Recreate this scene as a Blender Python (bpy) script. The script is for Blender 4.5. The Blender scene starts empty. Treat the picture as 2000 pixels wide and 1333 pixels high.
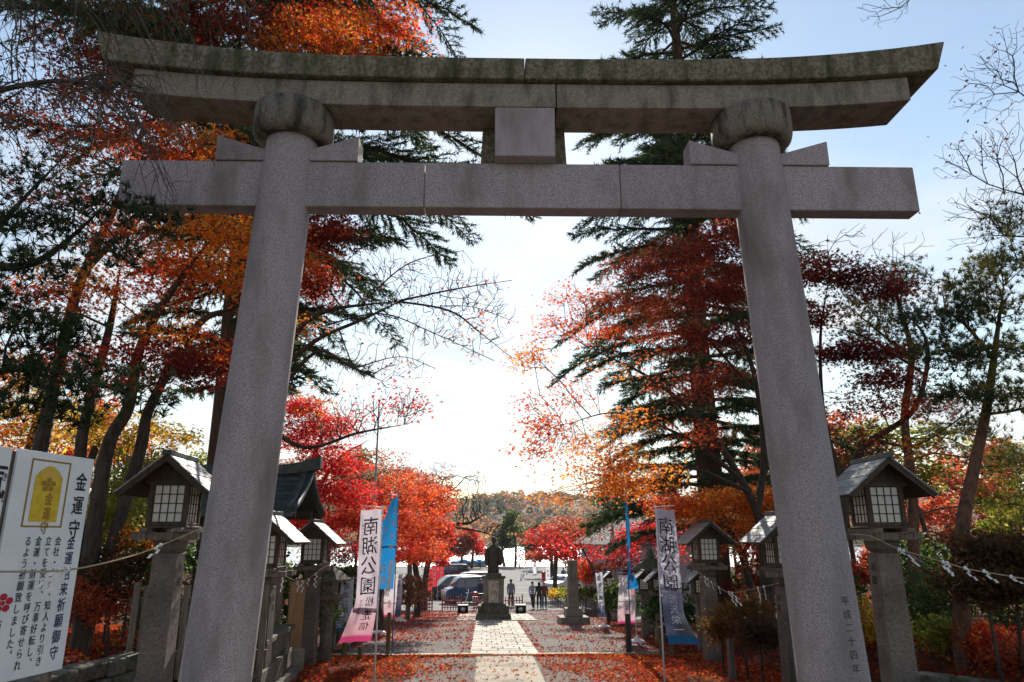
import bpy, bmesh, math, random
import numpy as np
from mathutils import Vector, Matrix
R2 = math.radians
rnd = random.Random(7)
rng = np.random.default_rng(11)
scn = bpy.context.scene
COL = scn.collection

# ------------------------------------------------------------------ camera, sky, sun, exposure
YAW, LENS_PX, CAM_Z = R2(2.05), 1389.0, 1.6
PITCH = math.atan(383.5 / LENS_PX)
cam = bpy.data.cameras.new('camera'); cam.lens = 36.0 * LENS_PX / 2000.0; cam.sensor_width = 36
cam.clip_start = 0.05; cam.clip_end = 5000
camo = bpy.data.objects.new('camera', cam); COL.objects.link(camo)
camo.location = (0, 0, CAM_Z); camo.rotation_euler = (math.pi / 2 + PITCH, 0, -YAW)
scn.camera = camo
SUN_AZ, SUN_EL = R2(3.9), R2(31.7)
SKY_STRENGTH, SUN_STRENGTH, EXPOSURE = 0.085, 4.8, 0.88
world = bpy.data.worlds.new('World'); scn.world = world; world.use_nodes = True
nt = world.node_tree; nt.nodes.clear()
def wn(t, **k):
    n = nt.nodes.new(t)
    for a, b in k.items(): setattr(n, a, b)
    return n
sky = wn('ShaderNodeTexSky', sky_type='NISHITA', sun_disc=False, sun_elevation=SUN_EL, sun_rotation=SUN_AZ,
         air_density=1.5, dust_density=0.24, ozone_density=1.0, altitude=350)
bg = wn('ShaderNodeBackground'); wo = wn('ShaderNodeOutputWorld'); bg.inputs[1].default_value = SKY_STRENGTH
tc = wn('ShaderNodeTexCoord'); sep = wn('ShaderNodeSeparateXYZ'); nt.links.new(tc.outputs['Generated'], sep.inputs[0])
def wmath(op, a, b=None):
    n = wn('ShaderNodeMath', operation=op)
    for i, v in enumerate((a, b)):
        if v is None: continue
        if isinstance(v, (int, float)): n.inputs[i].default_value = v
        else: nt.links.new(v, n.inputs[i])
    return n.outputs[0]
zz = wmath('MAXIMUM', wmath('ADD', sep.outputs[2], 0.10), 0.02)
comb = wn('ShaderNodeCombineXYZ')
nt.links.new(wmath('DIVIDE', sep.outputs[0], zz), comb.inputs[0]); nt.links.new(wmath('DIVIDE', sep.outputs[1], zz), comb.inputs[1])
nz = wn('ShaderNodeTexNoise'); nz.inputs['Scale'].default_value = 1.35; nz.inputs['Detail'].default_value = 7; nz.inputs['Roughness'].default_value = 0.56
nt.links.new(comb.outputs[0], nz.inputs['Vector'])
cr = wn('ShaderNodeValToRGB'); cr.color_ramp.elements[0].position = 0.40; cr.color_ramp.elements[1].position = 0.60
nt.links.new(nz.outputs['Fac'], cr.inputs[0])
band = wn('ShaderNodeMapRange'); band.inputs[1].default_value = 0.62; band.inputs[2].default_value = 0.30   # clouds sit low, clear blue overhead
nt.links.new(sep.outputs[2], band.inputs[0])
nz2_ = wn('ShaderNodeTexNoise'); nz2_.inputs['Scale'].default_value = 3.1; nz2_.inputs['Detail'].default_value = 6; nt.links.new(comb.outputs[0], nz2_.inputs['Vector'])
ctone = wn('ShaderNodeValToRGB'); ce = ctone.color_ramp.elements; ce[0].position, ce[1].position = .36, .64; ce[0].color = (5.5, 5.75, 6.1, 1); ce[1].color = (6.5, 6.5, 6.5, 1); nt.links.new(nz2_.outputs['Fac'], ctone.inputs[0])
mixc = wn('ShaderNodeMixRGB'); nt.links.new(ctone.outputs[0], mixc.inputs[2])
nt.links.new(wmath('MINIMUM', wmath('ADD', wmath('MULTIPLY', wmath('MULTIPLY', cr.outputs[0], band.outputs[0]), 0.80), 0.10), 1.0), mixc.inputs[0])   # thin veil everywhere, heaped cloud low down
nt.links.new(sky.outputs[0], mixc.inputs[1]); nt.links.new(mixc.outputs[0], bg.inputs[0]); nt.links.new(bg.outputs[0], wo.inputs[0])
sl = bpy.data.lights.new('sun', 'SUN'); sl.energy = SUN_STRENGTH; sl.angle = R2(0.53); sl.color = (1.0, 0.93, 0.82)
so = bpy.data.objects.new('sun', sl); COL.objects.link(so)
SUNV = Vector((math.sin(SUN_AZ) * math.cos(SUN_EL), math.cos(SUN_AZ) * math.cos(SUN_EL), math.sin(SUN_EL)))
so.rotation_euler = SUNV.to_track_quat('Z', 'Y').to_euler(); so.location = (0, 0, 30)
vs = scn.view_settings; vs.view_transform = 'Standard'; vs.look = 'None'; vs.exposure = EXPOSURE; vs.gamma = 1; vs.use_curve_mapping = False
scn.render.engine = 'CYCLES'
scn.cycles.max_bounces = 6; scn.cycles.diffuse_bounces = 4; scn.cycles.transmission_bounces = 4; scn.cycles.transparent_max_bounces = 6
scn.cycles.caustics_reflective = False; scn.cycles.caustics_refractive = False

# ------------------------------------------------------------------ survey: picture ray -> point at a known distance
_F = np.array([math.sin(YAW) * math.cos(PITCH), math.cos(YAW) * math.cos(PITCH), math.sin(PITCH)])
_R = np.array([math.cos(YAW), -math.sin(YAW), 0]); _U = np.cross(_R, _F)
def W(x, y, Y):
    d = _F + _R * (x - 1000) / LENS_PX + _U * (666.5 - y) / LENS_PX
    return np.array([0, 0, CAM_Z]) + d * Y / d[1]
_GY = [-60, 8.5, 10.8, 18.0, 19.7, 31.5, 34, 40, 47, 60, 134, 141, 155, 430, 470, 2600]
_GZ = [0, 0, -1.12, -1.24, -1.32, -1.87, -2.0, -2.38, -2.72, -3.05, -3.48, -3.75, -5.6, -5.6, -3.6, -3.6]
def sstep(a, b, x):
    t = np.clip((x - a) / (b - a), 0, 1); return t * t * (3 - 2 * t)
def gz(x, y):
    x = np.asarray(x, float); y = np.asarray(y, float)
    zc = np.interp(y, _GY, _GZ)
    side = np.maximum(sstep(5.0, 6.6, -x), sstep(6.2, 7.6, x))
    bank = np.interp(y, [-60, 9, 18, 30, 40, 60], [0, -0.02, -0.5, -1.5, -2.3, -3.05])
    bank = np.where(y > 60, zc, np.maximum(bank, zc))
    return zc * (1 - side) + bank * side
def gz1(x, y): return float(gz(x, y))

# ------------------------------------------------------------------ materials
def newmat(name):
    m = bpy.data.materials.new(name); m.use_nodes = True; n = m.node_tree.nodes; n.clear(); return m, m.node_tree
def P(name, col, rough=0.7, col2=None, scale=8.0, detail=5.0, bump=0.0, bscale=None, metal=0.0, spec=0.4, lo=0.35, hi=0.65, stretch=(1, 1, 1), coat=0.0, col3=None, scale3=3.0, lo3=0.5, hi3=0.62, stretch3=(1, 1, 1), trans=0.0):
    m, t = newmat(name); L = t.links.new
    out = t.nodes.new('ShaderNodeOutputMaterial'); b = t.nodes.new('ShaderNodeBsdfPrincipled'); L(b.outputs[0], out.inputs[0])
    b.inputs['Roughness'].default_value = rough; b.inputs['Metallic'].default_value = metal; b.inputs['Specular IOR Level'].default_value = spec
    b.inputs['Coat Weight'].default_value = coat
    b.inputs['Base Color'].default_value = (*col, 1)
    co = t.nodes.new('ShaderNodeTexCoord')
    def noise(s, st, d=detail):
        mp = t.nodes.new('ShaderNodeMapping'); mp.inputs['Scale'].default_value = st; L(co.outputs['Object'], mp.inputs[0])
        nn = t.nodes.new('ShaderNodeTexNoise'); nn.inputs['Scale'].default_value = s; nn.inputs['Detail'].default_value = d; nn.inputs['Roughness'].default_value = 0.6
        L(mp.outputs[0], nn.inputs['Vector']); return nn.outputs['Fac']
    src = None
    if col2:
        f = noise(scale, stretch); r = t.nodes.new('ShaderNodeValToRGB'); e = r.color_ramp.elements
        e[0].position, e[1].position = lo, hi; e[0].color = (*col, 1); e[1].color = (*col2, 1); L(f, r.inputs[0]); src = r.outputs[0]
    if col3:
        f = noise(scale3, stretch3); r = t.nodes.new('ShaderNodeMapRange'); r.inputs[1].default_value, r.inputs[2].default_value = lo3, hi3; L(f, r.inputs[0])
        mx = t.nodes.new('ShaderNodeMixRGB'); L(r.outputs[0], mx.inputs[0]); mx.inputs[1].default_value = (*col, 1); mx.inputs[2].default_value = (*col3, 1)
        if src: L(src, mx.inputs[1])
        src = mx.outputs[0]
    if src: L(src, b.inputs['Base Color'])
    if bump:
        f = noise(bscale or scale * 2, stretch); bp = t.nodes.new('ShaderNodeBump'); bp.inputs['Strength'].default_value = bump; bp.inputs['Distance'].default_value = 0.02
        L(f, bp.inputs['Height']); L(bp.outputs[0], b.inputs['Normal'])
    if trans:
        tr = t.nodes.new('ShaderNodeBsdfTranslucent'); tr.inputs[0].default_value = (*col, 1)
        if src: L(src, tr.inputs[0])
        mx = t.nodes.new('ShaderNodeMixShader'); mx.inputs[0].default_value = trans; L(b.outputs[0], mx.inputs[1]); L(tr.outputs[0], mx.inputs[2]); L(mx.outputs[0], out.inputs[0])
    return m
def attr_mat(name, trans, rough=0.55, gain=1.0, spec=0.25):
    """colour comes from the 'tint' attribute (one colour for each leaf or each stretch of printed cloth)"""
    m, t = newmat(name); L = t.links.new
    out = t.nodes.new('ShaderNodeOutputMaterial'); a = t.nodes.new('ShaderNodeAttribute'); a.attribute_name = 'tint'
    b = t.nodes.new('ShaderNodeBsdfPrincipled'); b.inputs['Roughness'].default_value = rough; b.inputs['Specular IOR Level'].default_value = spec
    L(a.outputs[0], b.inputs['Base Color'])
    tr = t.nodes.new('ShaderNodeBsdfTranslucent'); g = t.nodes.new('ShaderNodeMixRGB'); g.blend_type = 'MULTIPLY'; g.inputs[0].default_value = 1; g.inputs[2].default_value = (gain, gain, gain, 1)
    L(a.outputs[0], g.inputs[1]); L(g.outputs[0], tr.inputs[0])
    mx = t.nodes.new('ShaderNodeMixShader'); mx.inputs[0].default_value = trans; L(b.outputs[0], mx.inputs[1]); L(tr.outputs[0], mx.inputs[2]); L(mx.outputs[0], out.inputs[0])
    return m
MT = {}
MT['leaf'] = attr_mat('leaf', 0.6, gain=1.5)
MT['needle'] = attr_mat('needle', 0.40, gain=1.6)
MT['litter'] = attr_mat('fallen_leaf', 0.4, rough=.95, spec=.03, gain=1.3)
MT['cloth'] = attr_mat('printed_cloth', 0.42, rough=0.85, gain=.9)
MT['granite'] = P('granite', (.145, .124, .138), .8, (.36, .315, .335), 95, 3, .25, 120, lo=.36, hi=.60, col3=(.125, .105, .095), scale3=1.6, lo3=.48, hi3=.78, stretch3=(1.3, 1.3, .45))
MT['granite_old'] = P('weathered_granite', (.12, .10, .08), .85, (.27, .235, .195), 70, 3, .4, 60, lo=.34, hi=.62, col3=(.05, .043, .026), scale3=3.6, lo3=.45, hi3=.80, stretch3=(1.5, 1.5, .5))
MT['granite_moss'] = P('mossy_granite', (.075, .066, .042), .9, (.205, .18, .135), 24, 6, .4, 60, lo=.36, hi=.60, col3=(.032, .034, .010), scale3=4.2, lo3=.42, hi3=.70, stretch3=(1.4, 1.4, .35))
MT['granite_dark'] = P('stained_granite', (.085, .072, .06), .85, (.22, .185, .15), 60, 4, .4, 60, col3=(.03, .025, .018), scale3=4, lo3=.45, hi3=.6, stretch3=(1, 1, .3))
MT['engraved'] = P('engraving', (.06, .05, .045), .9)
MT['joint'] = P('mortar_joint', (.05, .045, .04), .95)
MT['bark'] = P('bark', (.022, .017, .013), .95, (.07, .055, .042), 14, 6, .8, 20, stretch=(1, 1, .25))
MT['bark_cedar'] = P('cedar_bark', (.035, .018, .012), .95, (.095, .05, .032), 16, 6, .9, 22, stretch=(1, 1, .14))
MT['bark_pine'] = P('red_pine_bark', (.05, .028, .018), .95, (.15, .075, .045), 12, 6, .9, 18, stretch=(1, 1, .4))
MT['bark_pale'] = P('twig_bark', (.045, .036, .03), .9, (.10, .085, .07), 14, 4)
MT['wood_dark'] = P('dark_wood', (.028, .018, .012), .75, (.075, .048, .030), 30, 5, .4, 40, stretch=(1, 1, .12))
MT['wood_grey'] = P('weathered_wood', (.085, .065, .05), .85, (.19, .155, .125), 26, 5, .4, 40, stretch=(1, 1, .12))
MT['wood_tan'] = P('tan_board', (.20, .115, .05), .7, (.30, .18, .085), 16, 5, .2, 30, stretch=(1, 1, .12))
MT['wood_post'] = P('grey_post_stone', (.10, .078, .064), .8, (.21, .17, .145), 45, 5, .3, 70, col3=(.05, .042, .036), scale3=1.7, lo3=.45, hi3=.7)
MT['roof_board'] = P('grey_roof_board', (.20, .205, .215), .55, (.34, .35, .365), 9, 4, .2, 30, stretch=(1, 3, 1), spec=.2)
MT['copper'] = P('dark_copper_roof', (.03, .045, .05), .5, (.075, .10, .10), 5, 5, .15, 18, metal=.25)
MT['paper'] = P('shoji_paper', (.90, .88, .82), .9, trans=.45)
MT['white_paper'] = P('white_paper', (.82, .82, .84), .9, trans=.35)
MT['rope'] = P('straw_rope', (.26, .20, .12), .95, (.40, .32, .20), 60, 3, .5, 90)
MT['sign_white'] = P('sign_board_white', (.56, .60, .64), .5, (.66, .69, .72), 3, 4)
MT['ink'] = P('black_ink', (.008, .008, .012), .6)
MT['ink_blue'] = P('navy_ink', (.012, .02, .10), .6)
MT['ink_red'] = P('crimson_ink', (.38, .008, .03), .6)
MT['gold'] = P('amulet_yellow', (.48, .31, .012), .6, (.58, .41, .03), 12, 3)
MT['gold_dark'] = P('amulet_gold_thread', (.26, .15, .02), .6)
MT['gold_pale'] = P('amulet_cord', (.55, .34, .10), .6)
MT['stake'] = P('wooden_stake', (.09, .072, .022), .85, (.17, .14, .055), 12, 4, .3, 30, stretch=(1, 1, .2))
MT['pole_white'] = P('pole_white', (.66, .66, .68), .35)
MT['pole_blue'] = P('pole_blue', (.02, .10, .30), .4)
MT['steel'] = P('galvanised_pole', (.30, .30, .31), .4, metal=.7)
MT['plastic_white'] = P('white_plastic', (.75, .75, .77), .4)
MT['stone_dark'] = P('lichen_stone', (.055, .05, .040), .9, (.17, .155, .13), 12, 6, .6, 30, col3=(.06, .065, .018), scale3=2.4, lo3=.48, hi3=.66)
MT['stone_mid'] = P('grey_stone', (.15, .135, .115), .85, (.29, .265, .23), 30, 5, .35, 50, col3=(.09, .09, .045), scale3=1.8, lo3=.5, hi3=.72)
MT['panel_stone'] = P('pale_panel', (.42, .36, .31), .85, (.55, .48, .42), 6, 5, col3=(.14, .13, .04), scale3=2.5, lo3=.5, hi3=.62)
MT['slab'] = P('paving_stone', (.31, .285, .24), .85, (.48, .44, .38), 5, 7, .3, 40, spec=.2)
def vary(m, lo, hi):
    t = m.node_tree; b = [n for n in t.nodes if n.type == 'BSDF_PRINCIPLED'][0]; src = b.inputs['Base Color'].links[0].from_socket
    oi = t.nodes.new('ShaderNodeObjectInfo'); mr = t.nodes.new('ShaderNodeMapRange'); mr.inputs[3].default_value, mr.inputs[4].default_value = lo, hi; t.links.new(oi.outputs['Random'], mr.inputs[0])
    hs = t.nodes.new('ShaderNodeHueSaturation'); t.links.new(mr.outputs[0], hs.inputs['Value']); t.links.new(src, hs.inputs['Color']); t.links.new(hs.outputs[0], b.inputs['Base Color'])
vary(MT['slab'], .72, 1.2)
MT['concrete'] = P('concrete_path', (.29, .255, .20), .9, (.40, .355, .285), 34, 6, .35, 90, col3=(.15, .135, .10), scale3=1.3, lo3=.45, hi3=.7, spec=.2)
MT['kerb'] = P('kerb_stone', (.33, .30, .21), .9, (.46, .42, .31), 12, 6, .3, 40, col3=(.20, .20, .07), scale3=1.3, lo3=.45, hi3=.62)
MT['asphalt'] = P('asphalt', (.15, .145, .14), .95, (.22, .215, .205), 3, 8, .2, 80, spec=.12)
MT['line_paint'] = P('road_line_paint', (.62, .62, .60), .8, (.40, .40, .38), 9, 5)
MT['red_fence'] = P('vermilion_brown_fence', (.34, .045, .04), .5, (.40, .06, .05), 8)
MT['tyre'] = P('tyre_rubber', (.015, .015, .016), .8)
MT['rim'] = P('alloy_rim', (.45, .45, .47), .3, metal=.9)
MT['glass'] = P('car_glass', (.02, .025, .03), .06, spec=.9)
MT['lamp'] = P('lamp_lens', (.65, .66, .68), .1, spec=.8)
MT['lamp_red'] = P('tail_lens', (.4, .01, .01), .15, spec=.8)
MT['chrome'] = P('chrome', (.55, .55, .57), .15, metal=1)
MT['car_blue'] = P('car_paint_blue', (.012, .055, .16), .25, coat=.8)
MT['car_grey'] = P('car_paint_grey', (.06, .07, .08), .25, coat=.8)
MT['car_silver'] = P('car_paint_silver', (.13, .14, .15), .28, metal=.5, coat=.6)
MT['car_maroon'] = P('car_paint_maroon', (.07, .012, .018), .25, coat=.8)
MT['car_white'] = P('car_paint_white', (.62, .61, .58), .3, coat=.5)
MT['black'] = P('black_plastic', (.016, .016, .018), .5)
MT['red_paint'] = P('red_paint', (.42, .012, .012), .4)
MT['blue_tarp'] = P('blue_tarpaulin', (.05, .20, .42), .6, (.08, .29, .52), 3)
MT['plaster'] = P('lilac_grey_plaster', (.33, .31, .36), .9, (.38, .36, .41), 4)
MT['roof_tile'] = P('pale_grey_tile', (.13, .125, .125), .95, (.19, .185, .18), 6, spec=.1)
MT['skin'] = P('skin', (.45, .27, .19), .6)
MT['hair'] = P('black_hair', (.012, .010, .010), .5)
def C(name, col): MT[name] = P(name, col, .85); return MT[name]
for n_ in ('wood_dark', 'wood_grey', 'wood_post', 'roof_board', 'granite', 'stone_dark', 'kerb'): vary(MT[n_], .82, 1.15)
C('cloth_navy', (.03, .04, .08)); C('cloth_black', (.028, .028, .032)); C('cloth_grey', (.16, .15, .18)); C('cloth_red', (.38, .015, .02)); C('cloth_white', (.6, .6, .62)); C('cloth_olive', (.07, .06, .045)); C('cloth_blue', (.06, .09, .18))

# ------------------------------------------------------------------ mesh helpers
def link(o, parent=None):
    COL.objects.link(o)
    if parent is not None: o.parent = parent
    return o
def tag(o, label=None, cat=None, group=None, kind=None):
    if label: o['label'] = label
    if cat: o['category'] = cat
    if group: o['group'] = group
    if kind: o['kind'] = kind
    return o
def empty(name, loc=(0, 0, 0), rz=0.0, label=None, cat=None, group=None):
    o = bpy.data.objects.new(name, None); COL.objects.link(o); o.empty_display_size = .1
    o.location = tuple(float(v) for v in loc); o.rotation_euler = (0, 0, rz); return tag(o, label, cat, group)
def copy_tree(o, parent=None):
    c = o.copy(); COL.objects.link(c)
    if parent is not None: c.parent = parent
    for ch in list(o.children): copy_tree(ch, c)
    return c
class MB:
    def __init__(s): s.v = []; s.f = []; s.sm = []
    def add(s, vs, fs, smooth=False):
        n = len(s.v); s.v += [tuple(float(c) for c in v) for v in vs]
        for f in fs: s.f.append(tuple(i + n for i in f)); s.sm.append(smooth)
        return s
    def box(s, c, d, rot=None, taper=1.0):
        x, y, z = d[0] / 2, d[1] / 2, d[2] / 2; t = taper
        vs = [(-x, -y, -z), (x, -y, -z), (x, y, -z), (-x, y, -z), (-x * t, -y * t, z), (x * t, -y * t, z), (x * t, y * t, z), (-x * t, y * t, z)]
        M = rot if rot is not None else Matrix.Identity(3)
        vs = [tuple(M @ Vector(v) + Vector(c)) for v in vs]
        return s.add(vs, [(0, 3, 2, 1), (4, 5, 6, 7), (0, 1, 5, 4), (1, 2, 6, 5), (2, 3, 7, 6), (3, 0, 4, 7)])
    def prism(s, poly, a, b, axis='y', smooth=False):
        n = len(poly)
        def pt(p, h): return (p[0], h, p[1]) if axis == 'y' else ((h, p[0], p[1]) if axis == 'x' else (p[0], p[1], h))
        vs = [pt(p, a) for p in poly] + [pt(p, b) for p in poly]
        s.add(vs, [tuple(range(n))[::-1], tuple(range(n, 2 * n))])
        n0 = len(s.v) - 2 * n
        for i in range(n):
            j = (i + 1) % n; s.f.append((n0 + i, n0 + j, n0 + n + j, n0 + n + i)); s.sm.append(smooth)
        return s
    def loft(s, rings, caps=True, smooth=True):
        k = len(rings[0]); vs = [p for r in rings for p in r]; fs = []
        for a in range(len(rings) - 1):
            for i in range(k):
                j = (i + 1) % k; fs.append((a * k + i, a * k + j, (a + 1) * k + j, (a + 1) * k + i))
        s.add(vs, fs, smooth)
        if caps:
            n0 = len(s.v) - len(vs); s.f.append(tuple(n0 + i for i in range(k))[::-1]); s.sm.append(False)
            s.f.append(tuple(n0 + (len(rings) - 1) * k + i for i in range(k))); s.sm.append(False)
        return s
    def lathe(s, prof, n=24, c=(0, 0, 0), caps=True, smooth=True, squash=1.0):
        return s.loft([[(c[0] + r * math.cos(6.28318 * i / n), c[1] + squash * r * math.sin(6.28318 * i / n), c[2] + z) for i in range(n)] for r, z in prof], caps, smooth)
    def tube(s, pts, rad, n=8, caps=True):
        pts = [Vector(p) for p in pts]; rings = []
        if not hasattr(rad, '__len__'): rad = [rad] * len(pts)
        u = None
        for i, p in enumerate(pts):
            d = (pts[min(i + 1, len(pts) - 1)] - pts[max(i - 1, 0)]).normalized()
            if u is None: u = d.orthogonal().normalized()
            u = (u - d * u.dot(d)).normalized(); w = d.cross(u)
            rings.append([tuple(p + (u * math.cos(6.28318 * k / n) + w * math.sin(6.28318 * k / n)) * rad[i]) for k in range(n)])
        return s.loft(rings, caps, True)
    def quad(s, a, b, c, d, smooth=False): return s.add([a, b, c, d], [(0, 1, 2, 3)], smooth)
    def build(s, name, mat, parent=None, bevel=0.0, seg=1, sub=0):
        me = bpy.data.meshes.new(name); me.from_pydata(s.v, [], s.f)
        me.polygons.foreach_set('use_smooth', s.sm)
        mats = mat if isinstance(mat, list) else [mat]
        for m in mats: me.materials.append(MT[m] if isinstance(m, str) else m)
        if bevel or sub:
            bm = bmesh.new(); bm.from_mesh(me); bmesh.ops.recalc_face_normals(bm, faces=bm.faces)
            if sub: bmesh.ops.subdivide_edges(bm, edges=[e for e in bm.edges], cuts=sub, use_grid_fill=True)
            if bevel:
                ed = [e for e in bm.edges if len(e.link_faces) == 2 and e.calc_face_angle(0) > .5]
                bmesh.ops.bevel(bm, geom=ed, offset=bevel, segments=seg, affect='EDGES', profile=.5, clamp_overlap=True)
            bm.to_mesh(me); bm.free()
        me.update()
        return link(bpy.data.objects.new(name, me), parent)
def np_mesh(name, V, F, mat, parent=None, tint=None, smooth=False):
    """V (n,3) array, F (m,k) array of faces with k corners; tint (n,3) one colour for each vertex"""
    me = bpy.data.meshes.new(name); V = np.ascontiguousarray(V, np.float32); m, k = F.shape
    me.vertices.add(len(V)); me.vertices.foreach_set('co', V.ravel())
    me.loops.add(m * k); me.loops.foreach_set('vertex_index', np.ascontiguousarray(F, np.int32).ravel())
    me.polygons.add(m); me.polygons.foreach_set('loop_start', np.arange(0, m * k, k, dtype=np.int32))
    me.polygons.foreach_set('use_smooth', np.full(m, smooth))
    if tint is not None:
        a = me.color_attributes.new('tint', 'FLOAT_COLOR', 'POINT'); c = np.ones((len(V), 4), np.float32); c[:, :3] = tint; a.data.foreach_set('color', c.ravel())
    me.materials.append(MT[mat]); me.update(calc_edges=True); me.validate()
    return link(bpy.data.objects.new(name, me), parent)

# ------------------------------------------------------------------ writing (outlines of single characters, laid on boards, stone and cloth)
_glyph = {}
def glyph(ch, bold=0.0):
    k = (ch, bold)
    if k in _glyph: return _glyph[k]
    cu = bpy.data.curves.new('g', 'FONT'); cu.body = ch; cu.size = 1; cu.resolution_u = 2; cu.align_x = 'CENTER'
    o = bpy.data.objects.new('g', cu); COL.objects.link(o); bpy.context.view_layer.update()
    me = o.to_mesh(); me.calc_loop_triangles()
    V = np.array([v.co[:2] for v in me.vertices]) if len(me.vertices) else np.zeros((0, 3)); T = np.array([t.vertices[:] for t in me.loop_triangles]) if len(me.vertices) else np.zeros((0, 3), int)
    o.to_mesh_clear(); bpy.data.objects.remove(o); bpy.data.curves.remove(cu)
    if len(V):
        V = V - np.array([0, .36]); V = np.concatenate([V, np.zeros((len(V), 1))], 1)
        if bold:      # heavier strokes: the outline laid down again beside itself, each layer a hair above the last
            sh = [(0, 0), (bold, 0), (-bold, 0), (0, bold)]; n = len(V)
            T = np.concatenate([T + n * k for k in range(4)]); V = np.concatenate([V + np.array([a, b, .0004 * k]) for k, (a, b) in enumerate(sh)])
    _glyph[k] = (V, T); return _glyph[k]
def column(chars, u, v, size, step=None, bold=0.012, sx=1.0, flip=False):
    """one column of upright writing: centre line u, top v, going down; returns flat (V2, T)"""
    VV, TT, n = [], [], 0; step = step or size * 1.04
    for i, ch in enumerate(chars):
        V, T = glyph(ch, bold)
        if not len(V): continue
        q = V.copy()
        if ch in '、。': q = q + np.array([.62, .60, 0])
        q[:, 0] *= size * sx * (-1 if flip else 1); q[:, 1] *= size
        VV.append(q + np.array([u, v - size * .5 - i * step, 0])); TT.append(T + n); n += len(V)
    return (np.concatenate(VV), np.concatenate(TT)) if VV else (np.zeros((0, 3)), np.zeros((0, 3), int))
def join2(parts):
    VV, TT, n = [], [], 0
    for V, T in parts:
        if len(V): VV.append(V); TT.append(T + n); n += len(V)
    return np.concatenate(VV), np.concatenate(TT)
def lay_flat(name, parts, mat, parent, O, U, Vv, N, off=.003):
    V, T = join2(parts); O, U, Vv, N = map(np.asarray, (O, U, Vv, N))
    X = O + V[:, :1] * U + V[:, 1:2] * Vv + N * (off + V[:, 2:])
    return tag(np_mesh(name, X, T, mat, parent), kind='stuff')
# ================================================================== SETTING
def sheet(name, xs, ys, dz, mat, fx=None, kind='structure', parent=None):
    X, Y = np.meshgrid(xs, ys)
    if fx is not None: X = fx(X, Y)
    Z = gz(X, Y) + dz; n, m = X.shape
    V = np.stack([X, Y, Z], -1).reshape(-1, 3); i = np.arange(n * m).reshape(n, m)
    F = np.stack([i[:-1, :-1], i[:-1, 1:], i[1:, 1:], i[1:, :-1]], -1).reshape(-1, 4)
    o = np_mesh(name, V, F, mat, parent, smooth=True)
    if kind and parent is None: o['kind'] = kind
    return o
MT['soil'] = P('leafy_soil', (.030, .020, .014), .95, (.085, .038, .022), 5, 8, .8, 14, col3=(.12, .03, .012), scale3=1.3, lo3=.5, hi3=.65, spec=.03)
MT['gravel'] = P('court_gravel', (.105, .10, .095), .95, (.25, .235, .22), 40, 8, .9, 70, col3=(.15, .13, .11), scale3=.9, lo3=.45, hi3=.7, spec=.08)
xs = np.concatenate([[-900, -500, -300, -200, -140, -100, -70, -50, -38, -30, -24, -20, -17, -14.5], np.arange(-12.5, 13, .4), [15, 18, 22, 27, 34, 42, 55, 75, 105, 150, 210, 320, 520, 900]])
ys = np.concatenate([[-60, -30, -12], np.arange(-5, 50, .5), np.arange(50, 160, 4), [175, 220, 300, 400, 430, 450, 470, 520, 700, 1200, 2600]])
sheet('ground', xs, ys, 0, 'soil')
PC = 0.51      # centre line of the path
sheet('gravel_court', np.arange(-3.7, 4.81, .5), np.arange(19.7, 45.1, .5), .012, 'gravel', fx=lambda X, Y: X * np.interp(Y, [18, 30, 45], [1.0, 1.0, 1.3]))
sheet('gravel_apron', np.arange(-1.6, 3.2, .4), np.arange(13.0, 19.45, .4), .012, 'gravel', fx=lambda X, Y: X + .12 * np.sin(Y * 2.1 + X))
sheet('concrete_path', np.linspace(PC - .7, PC + .7, 5), np.arange(12.0, 19.55, .5), .024, 'concrete')
park = sheet('car_park', np.linspace(-12, 9.5, 30), np.concatenate([np.arange(45, 60, 1), np.arange(60, 131, 5)]), .020, 'asphalt', fx=lambda X, Y: X * np.interp(Y, [45, 52, 64, 130], [.9, 1, .85, 1.5]))
for k_ in range(6):      # worn bay lines
    xa_, ya_ = 2.2 + .35 * k_, 58 + 7.5 * k_; pts_ = [(xa_, ya_), (xa_ + 2.6, ya_ + .5), (xa_ + 2.6, ya_ + .64), (xa_, ya_ + .14)]
    MB().add([(a_, b_, gz1(a_, b_) + .026) for a_, b_ in pts_], [(0, 1, 2, 3)]).build('bay_line', 'line_paint', park)
sheet('access_road', np.linspace(0, 1, 10), np.arange(33, 45.01, .5), .016, 'asphalt', fx=lambda X, Y: np.interp(Y, [33, 39, 45], [6.2, 5.0, 2.9]) + X * np.interp(Y, [33, 45], [5.0, 6.0]))
sheet('bounce_forecourt', np.arange(-6, 7.1, .5), np.concatenate([np.arange(-40, 0, 2), np.arange(0, 8.4, .5)]), .006, 'concrete')  # unseen pale paving, added to bounce warm light up under the gate beams
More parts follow.
